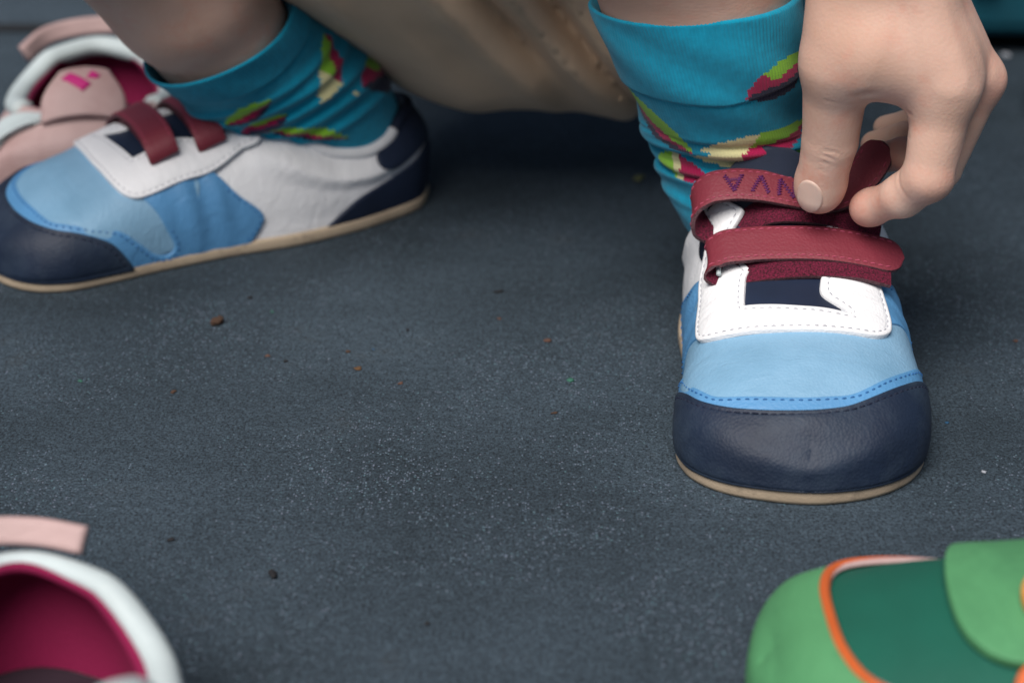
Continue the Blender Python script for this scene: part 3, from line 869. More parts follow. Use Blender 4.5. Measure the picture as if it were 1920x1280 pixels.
def skin_material():
    m = mat('skin', (0.60, 0.375, 0.285), 0.50, 0.00003, 1500, sss=0.15, spec=0.35,
            col2=(0.66, 0.44, 0.355), vscale=38, wear=((.63,.335,.255), 75.0, .50))
    nt = m.node_tree; b = nt.nodes['Principled BSDF']
    tc = [n for n in nt.nodes if n.type == 'TEX_COORD'][0]
    v = nt.nodes.new('ShaderNodeTexVoronoi'); v.inputs['Scale'].default_value = 900
    nt.links.new(tc.outputs['Object'], v.inputs['Vector'])
    b2 = nt.nodes.new('ShaderNodeBump'); b2.inputs['Distance'].default_value = .00005
    nt.links.new(v.outputs['Distance'], b2.inputs['Height'])
    old = b.inputs['Normal'].links[0].from_socket
    nt.links.new(old, b2.inputs['Normal']); nt.links.new(b2.outputs[0], b.inputs['Normal'])
    # redder fingertips and knuckles
    base = b.inputs['Base Color'].links[0].from_socket
    prev = base
    for c, r, w in (((.1085,.583,.060), .016, .55), ((.097,.585,.064), .010, .25), ((.126,.562,.075), .012, .40), ((.112,.560,.103), .010, .35), ((.146,.572,.102), .010, .35), ((.119,.60,.078), .016, .5)):
        vd = nt.nodes.new('ShaderNodeVectorMath'); vd.operation = 'DISTANCE'
        nt.links.new(tc.outputs['Object'], vd.inputs[0]); vd.inputs[1].default_value = c
        mr = nt.nodes.new('ShaderNodeMapRange'); mr.interpolation_type = 'SMOOTHSTEP'
        mr.inputs[1].default_value = 0; mr.inputs[2].default_value = r; mr.inputs[3].default_value = w; mr.inputs[4].default_value = 0
        nt.links.new(vd.outputs['Value'], mr.inputs[0])
        mx = nt.nodes.new('ShaderNodeMix'); mx.data_type = 'RGBA'
        nt.links.new(mr.outputs[0], mx.inputs[0]); nt.links.new(prev, mx.inputs[6])
        mx.inputs[7].default_value = (.64, .28, .23, 1); prev = mx.outputs[2]
    nt.links.new(prev, b.inputs['Base Color'])
    return m
M['skin'] = skin_material()
M['nail'] = mat('nail', (0.60, 0.43, 0.36), 0.36, spec=0.45, sss=.1)

def build_person():
    P1, F1, g1 = surface_nets(body_sdf, (-.30, .50, .0), (.24, .92, .66), .0055)
    P2, F2, g2 = surface_nets(hand_sdf, (.080, .548, .050), (.162, .650, .205), .00078)
    for pts, dep, wid in CREASES:
        C = cr3(pts, 26)
        C = np.array([P2[np.argmin(np.sum((P2 - c) ** 2, 1))] for c in C])
        C = np.stack([np.convolve(np.pad(C[:, k], 3, 'edge'), np.ones(7) / 7, 'valid') for k in range(3)], 1)
        A = C[:-1]; B = C[1:]; d = np.full(len(P2), 1e9)
        near = np.linalg.norm(P2 - C.mean(0), axis=1) < .02
        Q = P2[near]; dn = np.full(len(Q), 1e9); along = np.zeros(len(Q))
        for k_, (a, b) in enumerate(zip(A, B)):
            ab = b - a; t = np.clip(((Q - a) @ ab) / (ab @ ab + 1e-12), 0, 1)
            dd = np.linalg.norm(Q - a - t[:, None] * ab, axis=1); m_ = dd < dn
            dn = np.where(m_, dd, dn); along = np.where(m_, (k_ + t) / len(A), along)
        fade = np.sin(np.clip(along, .04, .96) * math.pi) ** .5
        amt = -dep * np.exp(-(dn / wid) ** 2) + dep * .25 * np.exp(-((dn - wid * 2.2) / wid) ** 2)
        P2[near] += g2[near] * (amt * fade)[:, None]
    # tendons and shallow hollows on the back of the hand
    for a, b, w_, am in (((.1145,.560,.150),(.1275,.5575,.112),.0028,.0005),((.1230,.565,.150),(.1400,.572,.110),.0028,.0005),((.1190,.560,.150),(.1330,.563,.112),.0026,-.0004)):
        a = np.array(a); b = np.array(b); ab = b - a; t = np.clip(((P2 - a) @ ab) / (ab @ ab), 0, 1)
        dn = np.linalg.norm(P2 - a - t[:, None] * ab, axis=1)
        P2 += g2 * (am * np.exp(-(np.maximum(dn - .004, 0) / w_) ** 2))[:, None]
    P2 = P2 + g2 * (vnoise(P2, 200, 3) * .00012)[:, None]
    P1 = P1 + g1 * (vnoise(P1, 60, 4) * .0006)[:, None]
    V = np.vstack([P1, P2]); F = np.vstack([F1, F2 + len(P1)])
    o = mesh_obj('person', V, F, M['skin'])
    tag(o, 'squatting child in beige shorts and teal socks, one hand pulling a dark red strap', 'person')
    # thumbnail
    tip = np.array(thumb[3][:3]); ip = np.array(thumb[2][:3]); ax = (tip - ip) / np.linalg.norm(tip - ip)
    n = np.array([-.50, -.80, .22]); n -= n @ ax * ax; n /= np.linalg.norm(n); s_ = np.cross(n, ax)
    c = tip - ax * .0012
    nu = 27; V = []; uv = []
    for i in range(nu):
        for j in range(nu):
            u = 2 * i / (nu - 1) - 1; v = 2 * j / (nu - 1) - 1
            # square to disc, slightly squared
            du, dv = u * math.sqrt(1 - v * v / 2), v * math.sqrt(1 - u * u / 2)
            uv.append((du, dv)); V.append(c + ax * du * .0064 + s_ * dv * .0046 + n * (.012))
    V = np.array(V); uv = np.array(uv)
    for _ in range(14):
        d = hand_sdf(V); V = V - n * np.clip(d, -.003, .003)[:, None] * .9
    rr = np.hypot(uv[:, 0], uv[:, 1])
    gz = np.stack([(hand_sdf(V + 2e-4 * np.eye(3)[k]) - hand_sdf(V - 2e-4 * np.eye(3)[k])) for k in range(3)], 1); gz /= np.linalg.norm(gz, axis=1)[:, None]
    offn = .00042 - .0009 * np.clip((rr - .86) / .14, 0, 1) ** 2 + .0003 * np.clip(uv[:, 0], 0, 1)
    V = V + gz * offn[:, None]
    F = [(i*nu + j, i*nu + j + 1, (i+1)*nu + j + 1, (i+1)*nu + j) for i in range(nu - 1) for j in range(nu - 1)]
    mesh_obj('thumbnail', V, F, M['nail'], o)
    return o

# ------------------------------------------------------------------ socks
def leaf_motif(u, h, cu, ch, half, ang, wid, scheme):
    """returns colour index or -1. u, h in mm"""
    du, dh = u - cu, h - ch
    ca, sa = math.cos(ang), math.sin(ang)
    x = (du * ca + dh * sa) / half; y = (-du * sa + dh * ca) / wid
    e = np.clip(1 - x * x, 0, 1)
    ins = (np.abs(x) < 1) & (np.abs(y) < e ** .8)
    yy = y / np.maximum(e, .05)
    out = -np.ones(u.shape, int)
    if scheme == 0:    # green over crimson over navy
        out = np.where(ins, np.where((yy > .25) & (x > -.1 - yy * .3), 1, np.where(yy > -.12 - .3 * x, 2, 3)), out)
    elif scheme == 1:  # cream tip, then green over crimson
        out = np.where(ins, np.where(x < -.25 + yy * .2, 4, np.where(yy > -.15, 1, 2)), out)
    elif scheme == 2:
        out = np.where(ins, np.where(yy > -.1, 1, np.where(yy > -.6, 2, 3)), out)
    elif scheme == 3:
        out = np.where(ins, np.where(x < -.1, 4, np.where(x < .62, 2, 1)), out)
    elif scheme == 4:
        out = np.where(ins, np.where(x < -.2, 1, np.where(x < .1, 4, 2)), out)
    return out

def sock(parent, rings, motifs, rows, wales, sub, folds, cuff_h, specks=(), tilt_cuff=1.0):
    """rings: (centre, half-vector across, half-vector along, h in mm)"""
    C = np.array([list(r[0]) + list(r[1]) + list(r[2]) + [r[3]] for r in rings], float)
    # sample rows evenly in h
    hh = np.linspace(C[0, 9], C[-1, 9], rows)
    D = np.stack([pchip(C[:, 9], C[:, k], hh) for k in range(9)], 1)
    n = wales * sub
    ph = np.linspace(0, 2 * math.pi, n, endpoint=False)          # 0 = facing the camera side of the leg
    ca, sa = np.sin(ph), -np.cos(ph)
    Pos = D[:, None, 0:3] + ca[None, :, None] * D[:, None, 3:6] + sa[None, :, None] * D[:, None, 6:9]
    Nr = ca[None, :, None] * D[:, None, 3:6] / np.linalg.norm(D[:, None, 3:6], axis=2, keepdims=True) + sa[None, :, None] * D[:, None, 6:9] / np.linalg.norm(D[:, None, 6:9], axis=2, keepdims=True)
    H_ = np.tile(hh[:, None], (1, n)); PH = np.tile(ph[None, :], (rows, 1))
    disp = .00016 * np.cos(PH * wales)
    cb = cuff_h + 8.0 * np.clip(np.sin(PH), 0, 1) ** 1.5 * tilt_cuff
    cuffm = sst(cb - .4, cb + .4, H_)
    disp = disp + cuffm * (.0009 + .00008 * np.cos(PH * wales))
    disp = disp + .00005 * np.cos(H_ * 2 * math.pi / 1.0)
    disp = disp + folds(PH, H_)
    top = np.clip((hh[-1] - H_) / 1.2, 0, 1); disp = disp - .0010 * (1 - top) ** 2
    V = (Pos + Nr * disp[..., None]).reshape(-1, 3)
    # inside face at the top so the edge has thickness
    edge = (Pos[-1] + Nr[-1] * (-.0022) - np.array([0, 0, .004])).reshape(-1, 3); V = np.vstack([V, edge])
    i = np.arange(rows)[:, None] * n + np.arange(n)[None, :]
    a = i[:-1]; b = i[1:]
    F = np.stack([a, np.roll(a, -1, 1), np.roll(b, -1, 1), b], -1).reshape(-1, 4)
    Rr = 28.0
    wq = (np.floor((PH * wales / (2 * math.pi)) + .5) / wales * 2 * math.pi)
    sawt = np.abs((PH * wales / (2 * math.pi) + .5) % 1 - .5)
    hq = np.floor((H_ + sawt * 1.1) / 0.9) * 0.9
    u = ((wq + math.pi) % (2 * math.pi) - math.pi) * Rr
    ci = np.zeros(H_.shape, int)
    for mt_ in motifs:
        k = leaf_motif(u, hq, *mt_); ci = np.where(k >= 0, k, ci)
    for (su, sh) in specks:
        ci = np.where((np.abs(u - su) < .5) & (np.abs(H_ - sh) < .8), 4, ci)
    mi = ci[:-1].reshape(-1)
    il = i[-1]; e0 = rows * n + np.arange(n)
    F2 = np.stack([il, np.roll(il, -1), np.roll(e0, -1), e0], -1)
    F = np.vstack([F, F2]); mi = np.concatenate([mi, np.zeros(len(F2), int)])
    return mesh_obj('sock', V, F, [M['sock'], M['s_green'], M['s_red'], M['s_navy'], M['s_cream']], parent, mat_idx=mi)

def build_socks(person):
    X = np.array([1, 0, 0.]); Y = np.array([0, 1, 0.])
    def rr(c, rx, ry, h, tilt=0.0):
        return (c, X * rx + np.array([0, 0, 1]) * rx * tilt, Y * ry, h)
    rings = [rr((.0925,.640,.014), .0215, .030, 10), rr((.0925,.640,.022), .0225, .0305, 22), rr((.0862,.640,.036), .0278, .0305, 36),
             rr((.0845,.639,.0465), .0312, .0290, 47), rr((.0808,.6385,.056), .0310, .0280, 56), rr((.0770,.6375,.063), .0290, .0275, 63),
             rr((.0725,.6350,.070), .0280, .0280, 70), rr((.0690,.630,.080), .0278, .0290, 80), rr((.0650,.624,.095), .0302, .031, 95),
             rr((.0614,.621,.108), .0320, .031, 108), rr((.0586,.6190,.1200), .0330, .0305, 121, .09)]
    def folds(ph, h):
        c = np.cos(ph); s_ = np.sin(ph)
        d = 0
        for h0, k1, k2, amp, w in ((69.5, 1.2, .8, .0022, 1.9), (63.0, -.8, 1.0, .0026, 2.1), (56.0, .6, -1.8, .0016, 2.2), (73.5, 1.8, -1.5, .0007, 1.8), (48, -1.0, 1.5, .0012, 2.0)):
            x = (h - h0 - k1 * c - k2 * np.sin(2 * ph + h0)) / w
            d = d + amp * np.exp(-x * x) * (.75 + .25 * np.sin(ph * 2 + h0))
        for h0, k1, amp, w in ((66.3, 1.0, .0015, 1.0), (59.5, -1.0, .0014, 1.1), (73.0, 1.5, .0006, 1.0)):
            x = (h - h0 - k1 * c - .8 * np.sin(ph * 3 + h0)) / w
            d = d - amp * np.exp(-x * x)
        d = d + .0005 * np.sin(ph * 3 + h * .11) * (h > 75) + .0004 * np.sin(ph * 5 + h * .3)
        return d
    motifs = [(20, 98.5, 14, R(22), 6.0, 0), (12, 75, 23, R(7), 4.4, 1), (-31, 80, 20, R(-30), 6.6, 2), (-24, 62, 10, R(-5), 5.0, 4), (4, 68.3, 21, R(1), 3.2, 3),
              (60, 88, 16, R(14), 3.6, 2), (-75, 94, 16, R(-20), 3.6, 0), (75, 66, 16, R(10), 3.2, 1), (-60, 50, 15, R(12), 3, 0), (40, 50, 14, R(-10), 3, 2)]
    o1 = sock(person, rings, motifs, 270, 168, 3, folds, 91.5, specks=((0.5, 90.0), (-40, 92)))
    # the other leg: leaning towards its toe, its rings turned with the foot
    A = np.array([.463, -.886, 0.]); B = np.array([.886, .463, 0.])
    def rl(c, n, ra, rb, h):
        n = np.array(n, float); n /= np.linalg.norm(n)
        a = A - (A @ n) * n; a /= np.linalg.norm(a); b = np.cross(n, a)
        # a faces the camera: facing direction of the sock builder is -b_vec, so hand it over turned by 90 degrees
        return (c, b * rb, -a * ra, h)
    rings = [rl((-.0725,.7465,.014), (0,0,1), .0215, .030, 10), rl((-.073,.746,.024), (0,0,1), .0225, .031, 24), rl((-.0755,.7435,.034), (-.05,-.05,1), .0240, .033, 35),
             rl((-.080,.739,.044), (-.15,-.1,1), .0265, .0335, 46), rl((-.086,.732,.054), (-.25,-.18,.95), .0275, .0335, 57), rl((-.0935,.723,.064), (-.30,-.25,.92), .0275, .032, 69),
             rl((-.1005,.713,.074), (-.32,-.28,.9), .0278, .0300, 82), rl((-.107,.704,.084), (-.33,-.30,.9), .0288, .0300, 96)]
    def folds2(ph, h):
        d = 0; s_ = np.sin(ph); c = np.cos(ph)
        for h0, amp, w in ((44, .0014, 2.0), (51, .0020, 2.2), (58, .0022, 2.2), (65.5, .0018, 2.0), (72, .0012, 1.8)):
            x = (h - h0 - 3.5 * s_ - 1.0 * np.sin(2 * ph + h0)) / w
            d = d + amp * np.exp(-x * x)
        return d + .0005 * np.sin(ph * 4 + h * .2)
    motifs = [(-17, 68, 11, R(20), 4.2, 2), (-17, 58, 9, R(14), 3.8, 0), (-8, 46, 13, R(-40), 3.6, 2), (16, 68, 16, R(34), 4.0, 1), (30, 52, 13, R(-12), 6.5, 0), (-60, 70, 14, R(15), 3.4, 0), (70, 75, 14, R(15), 3.4, 1)]
    o2 = sock(person, rings, motifs, 160, 120, 3, folds2, 80, specks=((14, 52), (13, 54.5)))
    return o1, o2

def build_clothes(person):
    m = mat('beige_cotton', (0.70, 0.51, 0.35), 0.9, 0.0002, 2200, var=0.10, vscale=30, sheen=0.2, spec=.15)
    def sh(Q):
        d = ell_sdf(Q, (-.010,.785,.103), (.066,.068,.069))
        d = smin(d, ell_sdf(Q, (.042,.780,.096), (.060,.068,.066)), .010)
        d = smin(d, chain(Q, [(-.012,.775,.103,.068),(-.088,.674,.171,.045)]), .010)
        d = smin(d, chain(Q, [(.035,.775,.150,.066),(.012,.660,.215,.055)]), .03)
        d = smin(d, ell_sdf(Q, (0,.81,.17), (.085,.075,.075)), .03)
        w = vnoise(Q, 28, 11)
        u = Q[:, 0] + (Q[:, 2] - .05) * .70 + .003 * w
        gs_ = lambda c, w_: np.exp(-((u - c) / w_) ** 2)
        f = .0015 * np.sin(u * 230 + 1.5 * w) * sst(-.06, .0, Q[:, 0])
        f = f + .0045 * gs_(.009, .006) - .0075 * gs_(.0215, .0035) * sst(.05, .085, Q[:, 2]) + .0050 * gs_(.034, .005) - .0050 * gs_(.044, .003) + .0050 * gs_(.053, .005)
        f = f - .0110 * sst(.060, .068, u) * sst(.068, .085, Q[:, 2]) + .0035 * gs_(-.03, .006) * sst(.07, .10, Q[:, 2])
        f = f * (.35 + .65 * sst(.035, .07, Q[:, 2])) + .0015 * vnoise(Q, 55, 5)
        return d - f
    P, F, g = surface_nets(sh, (-.20, .58, .02), (.13, .90, .28), .0026)
    mesh_obj('shorts', P, F, m, person)
    # rolled hem along the thigh opening
    hem = [(-.036,.727,.0445),(-.052,.712,.060),(-.068,.697,.080),(-.083,.682,.100),(-.098,.668,.122)]
    V, F = tube(cr3(hem, 30), .0020, 8, flat=.8)
    ms = mat('blue_jersey', (0.05, 0.09, 0.16), 0.9, 0.0003, 1800, sheen=.2)
    def shirt(Q):
        d = chain(Q, [(0,.80,.20,.072),(-.01,.76,.28,.072),(-.012,.725,.37,.070)])
        d = smin(d, chain(Q, [(-.09,.72,.405,.037),(.065,.72,.405,.037)]), .03)
        d = smin(d, chain(Q, [(.075,.72,.40,.038),(.125,.690,.345,.037)]), .015)
        d = smin(d, chain(Q, [(-.10,.72,.40,.038),(-.155,.700,.355,.037)]), .015)
        return d - .002 * vnoise(Q, 60, 8)
    P, F, g = surface_nets(shirt, (-.22, .60, .10), (.20, .90, .47), .006)
    mesh_obj('shirt', P, F, ms, person)
    def hair(Q):
        d = ell_sdf(Q, (-.015,.690,.570), (.071,.082,.084))
        return np.maximum(d, -(Q[:, 1] - .655 + (.60 - Q[:, 2]) * 1.2)) - .002 * vnoise(Q, 200, 9)
    P, F, g = surface_nets(hair, (-.11, .58, .46), (.08, .79, .67), .005)
    mesh_obj('hair', P, F, mat('brown_hair', (0.05, 0.03, 0.018), 0.6, .001, 900), person)

# ------------------------------------------------------------------ the other shoes
def pink_shoe(root, mir, front=1.0, tall=1.0, r=.0042, logo=True, tlen=.030, heights=None, tw=1.0, rise=.0, heel_thin=False):
    la = Last(mir, front=front, tall=tall, heights=heights, wide=1.13)
    upper(la, root, M['pink'], inset_by=.0003)
    sole(la, root, M['piping'])
    lining(la, root, M['magenta'], insole=M['insole'])
    P = rim_curve(la, s_from=.100, drop=.0018)
    n = len(P); a, b = (0, n) if heel_thin else (int(n * .045), n - int(n * .045))
    rad = r * np.clip(.55 + np.minimum(np.arange(n), np.arange(n)[::-1]) / 14.0, .5, 1)
    if heel_thin: rad = rad * (1 - .45 * np.exp(-((np.arange(n) / (n - 1) - .5) / .14) ** 2))
    V, F = tube(P[a:b], rad[a:b], 14); mesh_obj('collar', V, F, M['piping'], root)
    V, F = tube(P * np.array([.90, 1, 1]) + np.array([0, -.0005, -.0010]), r * .60, 12); mesh_obj('collar_lining', V, F, M['magenta'], root)
    # white band along the front of the opening on either side of the tongue
    for sg in (-1, 1):
        panel(la, 'front_band', [(.0835,.62*sg),(.0905,.60*sg),(.098,.62*sg),(.1020,.40*sg),(.0990,.20*sg,1),(.0920,.16*sg,1),(.0870,.40*sg)], .0020, M['piping'], root, base=.0008)
    nx, ns = 21, 30; V = []; F = []
    for i in range(ns):
        u = i / (ns - 1); hw = .0200 * tw * (1 - .42 * sst(.25, .95, u)) * (math.sqrt(max(0, 1 - ((u - .88) / .12) ** 2)) if u > .88 else 1) + .0003
        base = la.top(.0895, 0.0, .0014)
        for j in range(nx):
            x = hw * (2 * j / (nx - 1) - 1)
            V.append((x, base[1] + tlen * u, base[2] + rise * u + .0050 * math.sin(u * 2.4) - 14.0 * x * x + .0005))
    for i in range(ns - 1):
        for j in range(nx - 1):
            k = i * nx + j; F.append((k, k + 1, k + nx + 1, k + nx))
    tg = mesh_obj('tongue', V, F, M['pink'], root)
    sol = tg.modifiers.new('thickness', 'SOLIDIFY'); sol.thickness = .003; sol.offset = 0
    if logo:
        T = np.array(V).reshape(ns, nx, 3)
        def onT(x, u):
            i = u * (ns - 1); i0 = int(i); f = i - i0
            hw = np.interp(i, range(ns), T[:, -1, 0]); j = np.clip((x / hw + 1) / 2 * (nx - 1), 0, nx - 1.001); j0 = int(j); g = j - j0
            a = T[i0, j0] * (1 - g) + T[i0, j0 + 1] * g; b = T[min(i0 + 1, ns - 1), j0] * (1 - g) + T[min(i0 + 1, ns - 1), j0 + 1] * g
            p = a * (1 - f) + b * f
            return (p[0], p[1] - .0004, p[2] + .0017)
        def patch(quad, nm):
            q = [np.array(c) for c in quad]; Vp = []; Fp = []
            for i in range(7):
                for j in range(7):
                    a = i / 6; b = j / 6
                    w = q[0]*(1-a)*(1-b) + q[1]*a*(1-b) + q[2]*a*b + q[3]*(1-a)*b
                    Vp.append(onT(w[0], w[1]))
            for i in range(6):
                for j in range(6): k = i*7 + j; Fp.append((k, k+7, k+8, k+1))
            ob = mesh_obj(nm, Vp, Fp, M['magenta_print'], tg)
            so = ob.modifiers.new('thickness', 'SOLIDIFY'); so.thickness = .0005; so.offset = 0
        patch([(-.0078,.62),(-.0048,.76),(.0030,.46),(.0000,.32)], 'emblem')
        patch([(.0012,.60),(.0030,.80),(.0062,.66),(.0046,.58)], 'emblem')
    return la

def pull_tab(root, pts, wid_dir, half, m, name='pull_tab'):
    P = cr3(pts, 24); W = np.tile(np.array(wid_dir, float), (24, 1))
    V, F, fl, fr = ribbon(P, W, half, .0022, end_round=(0, 0))
    return mesh_obj(name, V, F, m, root)

def green_shoe(root):
    la = Last(1.0, heights=HT_FLAT)
    upper(la, root, M['dgreen'], inset_by=.0003)
    sole(la, root, M['piping'])
    lining(la, root, M['orange'])
    edge = [(.098,-.80),(.075,-.74),(.050,-.66),(.032,-.56),(.0225,-.42),(.0185,-.22),(.0178,0),(.0190,.20),(.0235,.38),(.034,.52),(.052,.60),(.075,.66),(.098,.74)]
    panel(la, 'toe_rand', [(.105,-1.03,1),(.105,-.82,1)] + edge + [(.105,.76,1),(.105,1.03,1),(0,1.03,1),(0,-1.03,1)], .0012, M['lgreen'], root, base=.0006,
          extra=lambda s, t: .0012 * np.exp(-((s - .012) / .008) ** 2))
    c = smooth_poly(chart(edge), .8, closed=False)
    q, t = c[:, 0] / UQ, c[:, 1] / UT
    V, F = tube(la.at(q, t, np.full(len(q), .0014)), .0014, 10, flat=.8); mesh_obj('orange_piping', V, F, M['orange'], root)
    V, F = tube(la.at(q, t * .955, np.full(len(q), .0010)), .0012, 8, flat=.6); mesh_obj('vamp_edge', V, F, M['pink'], root)
    panel(la, 'strap', [(.068,-.85,1),(.058,-.6),(.0490,-.3),(.0445,0),(.0455,.22),(.053,.36),(.064,.37),(.076,.2),(.085,-.1),(.088,-.85,1)], .0022, M['lgreen'], root, base=.0012)
    panel(la, 'strap', [(.0600,.34),(.0545,.44),(.0530,.70),(.055,.95,1),(.085,.95,1),(.086,.20),(.072,.18)], .0016, M['orange'], root, base=.0012)
    panel(la, 'eyelet_panel', [(.0610,.06),(.0600,.18),(.066,.30),(.080,.20),(.083,.02),(.070,-.02)], .0022, M['yellow'], root, base=.0046)
    P = rim_curve(la, s_from=.098, drop=.001)
    V, F = tube(P, .0028, 12); mesh_obj('collar', V, F, M['orange'], root)
    panel(la, 'heel_counter', [(.120,-1.03,1),(.140,-.75),(.165,-.60),(.180,-.55,1),(.180,-1.03,1)], .0010, M['lgreen'], root)
    panel(la, 'heel_counter', [(.120,1.03,1),(.140,.75),(.165,.60),(.180,.55,1),(.180,1.03,1)], .0010, M['lgreen'], root)
    return la

# ------------------------------------------------------------------ ground
def ground_material():
    m = bpy.data.materials.new('dark_asphalt'); m.use_nodes = True
    nt = m.node_tree; b = nt.nodes['Principled BSDF']
    tc = nt.nodes.new('ShaderNodeTexCoord'); vec = tc.outputs['Object']
    def noise(sc, det=4, rough=.6):
        n = nt.nodes.new('ShaderNodeTexNoise'); n.inputs['Scale'].default_value = sc; n.inputs['Detail'].default_value = det; n.inputs['Roughness'].default_value = rough
        nt.links.new(vec, n.inputs['Vector']); return n.outputs[0]
    def ramp(inp, p0, c0, p1, c1):
        r = nt.nodes.new('ShaderNodeValToRGB'); r.color_ramp.elements[0].position = p0; r.color_ramp.elements[1].position = p1
        r.color_ramp.elements[0].color = (*c0, 1); r.color_ramp.elements[1].color = (*c1, 1); nt.links.new(inp, r.inputs[0]); return r.outputs[0]
    def mix(f, a, c, mode='MIX'):
        x = nt.nodes.new('ShaderNodeMix'); x.data_type = 'RGBA'; x.blend_type = mode
        if isinstance(f, (int, float)): x.inputs[0].default_value = f
        else: nt.links.new(f, x.inputs[0])
        nt.links.new(a, x.inputs[6])
        if isinstance(c, tuple): x.inputs[7].default_value = (*c, 1)
        else: nt.links.new(c, x.inputs[7])
        return x.outputs[2]
    base = ramp(noise(11, 6), .26, (.0110, .0162, .0205), .74, (.026, .037, .047))
    grain = ramp(noise(1150, 4, .8), .34, (.03, .03, .035), .64, (3.0, 3.1, 3.2))
    col = mix(1.0, base, grain, 'MULTIPLY')
    col = mix(1.0, col, ramp(noise(330, 5, .75), .36, (.76, .76, .77), .62, (1.27, 1.27, 1.27)), 'MULTIPLY')
    # pale mineral grains, more of them in worn patches
    vo = nt.nodes.new('ShaderNodeTexVoronoi'); vo.inputs['Scale'].default_value = 1250; nt.links.new(vec, vo.inputs['Vector'])
    sp = nt.nodes.new('ShaderNodeSeparateColor'); nt.links.new(vo.outputs['Color'], sp.inputs[0])
    patch = ramp(noise(13, 7, .7), .46, (0, 0, 0), .68, (1, 1, 1))
    thr = nt.nodes.new('ShaderNodeMath'); thr.operation = 'MULTIPLY_ADD'; nt.links.new(patch, thr.inputs[0]); thr.inputs[1].default_value = .30; nt.links.new(sp.outputs[0], thr.inputs[2])
    g1 = nt.nodes.new('ShaderNodeMath'); g1.operation = 'GREATER_THAN'; nt.links.new(thr.outputs[0], g1.inputs[0]); g1.inputs[1].default_value = 1.0
    dd = nt.nodes.new('ShaderNodeMath'); dd.operation = 'LESS_THAN'; nt.links.new(vo.outputs['Distance'], dd.inputs[0]); dd.inputs[1].default_value = .42
    mm = nt.nodes.new('ShaderNodeMath'); mm.operation = 'MULTIPLY'; nt.links.new(g1.outputs[0], mm.inputs[0]); nt.links.new(dd.outputs[0], mm.inputs[1])
    hue = nt.nodes.new('ShaderNodeValToRGB'); nt.links.new(sp.outputs[1], hue.inputs[0])
    hue.color_ramp.elements[0].color = (.09, .125, .17, 1); hue.color_ramp.elements[1].color = (.075, .145, .17, 1)
    e = hue.color_ramp.elements.new(.5); e.color = (.13, .15, .20, 1)
    col = mix(mm.outputs[0], col, hue.outputs[0])
    # brownish stains
    st = ramp(noise(22, 7, .7), .60, (0, 0, 0), .74, (.35, .35, .35))
    col = mix(st, col, (.035, .033, .028))
    nt.links.new(col, b.inputs['Base Color'])
    b.inputs['Roughness'].default_value = .85; b.inputs['Specular IOR Level'].default_value = .22
    n1 = nt.nodes.new('ShaderNodeBump'); n1.inputs['Distance'].default_value = .0007; nt.links.new(noise(620, 4, .65), n1.inputs['Height'])
    n2 = nt.nodes.new('ShaderNodeBump'); n2.inputs['Distance'].default_value = .0015; nt.links.new(noise(45, 4), n2.inputs['Height']); nt.links.new(n1.outputs[0], n2.inputs['Normal'])
    nt.links.new(n2.outputs[0], b.inputs['Normal'])
    return m

def lump(name, loc, size, m, seed, flat=.35, spikes=0.0):
    """a bit of litter or grit: an irregular flattened chip"""
    r = np.random.default_rng(seed)
    bm = bmesh.new(); bmesh.ops.create_icosphere(bm, subdivisions=2, radius=1.0)
    a = r.uniform(.55, 1.0)
    for v in bm.verts:
        k = 1 + .28 * math.sin(3.1 * v.co.x + seed) + .22 * math.sin(4.3 * v.co.y + 2 * seed) + r.normal(0, .06 + spikes)
        v.co = Vector((v.co.x * k, v.co.y * k * a, v.co.z * flat * k + .15 * v.co.x * v.co.x))
    me = bpy.data.meshes.new(name); bm.to_mesh(me); bm.free(); me.materials.append(m)
    me.polygons.foreach_set('use_smooth', [True] * len(me.polygons))
    o = bpy.data.objects.new(name, me); COL.objects.link(o)
    o.location = (loc[0], loc[1], size * flat * .8); o.scale = (size,) * 3; o.rotation_euler = (0, 0, r.uniform(0, 6.28))
    return o

# ================================================================== the scene
gm = ground_material()
g = mesh_obj('ground', [(-120, -120, 0), (120, -120, 0), (120, 120, 0), (-120, 120, 0)], [(0, 1, 2, 3)], gm, kind='structure')
jt = mat('tar_joint', (.008, .009, .011), .8, .0006, 900)
V = []; F = []
for i in range(80):
    x = -3 + i * .035; w = .006 + .002 * math.sin(i * 1.3) + .0015 * math.sin(i * 3.7); y = 1.0 + .003 * math.sin(i * .7)
    V += [(x, y - w, .001), (x, y + w, .001)]
    if i: F.append((2*i - 2, 2*i, 2*i + 1, 2*i - 1))
mesh_obj('ground_joint', V, F, jt, kind='structure')

root = empty('sneaker', (.0861, .505, 0), R(-3))
tag(root, 'blue and white child sneaker facing the camera, its upper strap being pulled open', 'shoe', 'pair of blue and white sneakers on the feet')
la, st_up, fr_up = sneaker(root, 1.0, True)
GA = [((.08,.95),(.5,.05)), ((.92,.95),(.5,.05)), ((.22,.68),(.78,.68))]
GV = [((.08,.05),(.5,.95)), ((.92,.05),(.5,.95))]
GN = [((.12,.05),(.12,.95)), ((.12,.95),(.88,.05)), ((.88,.05),(.88,.95))]
lettering(st_up, fr_up, [GA, GV, GN], .0800, .0070, .0022, M['thread_purple'])
root2 = empty('sneaker', (-.1965, .6817, 0), R(-62.4))
tag(root2, 'blue and white child sneaker seen from its side, pointing left out of the picture', 'shoe', 'pair of blue and white sneakers on the feet')
sneaker(root2, -1.0, False)

person = build_person()
build_socks(person)
build_clothes(person)

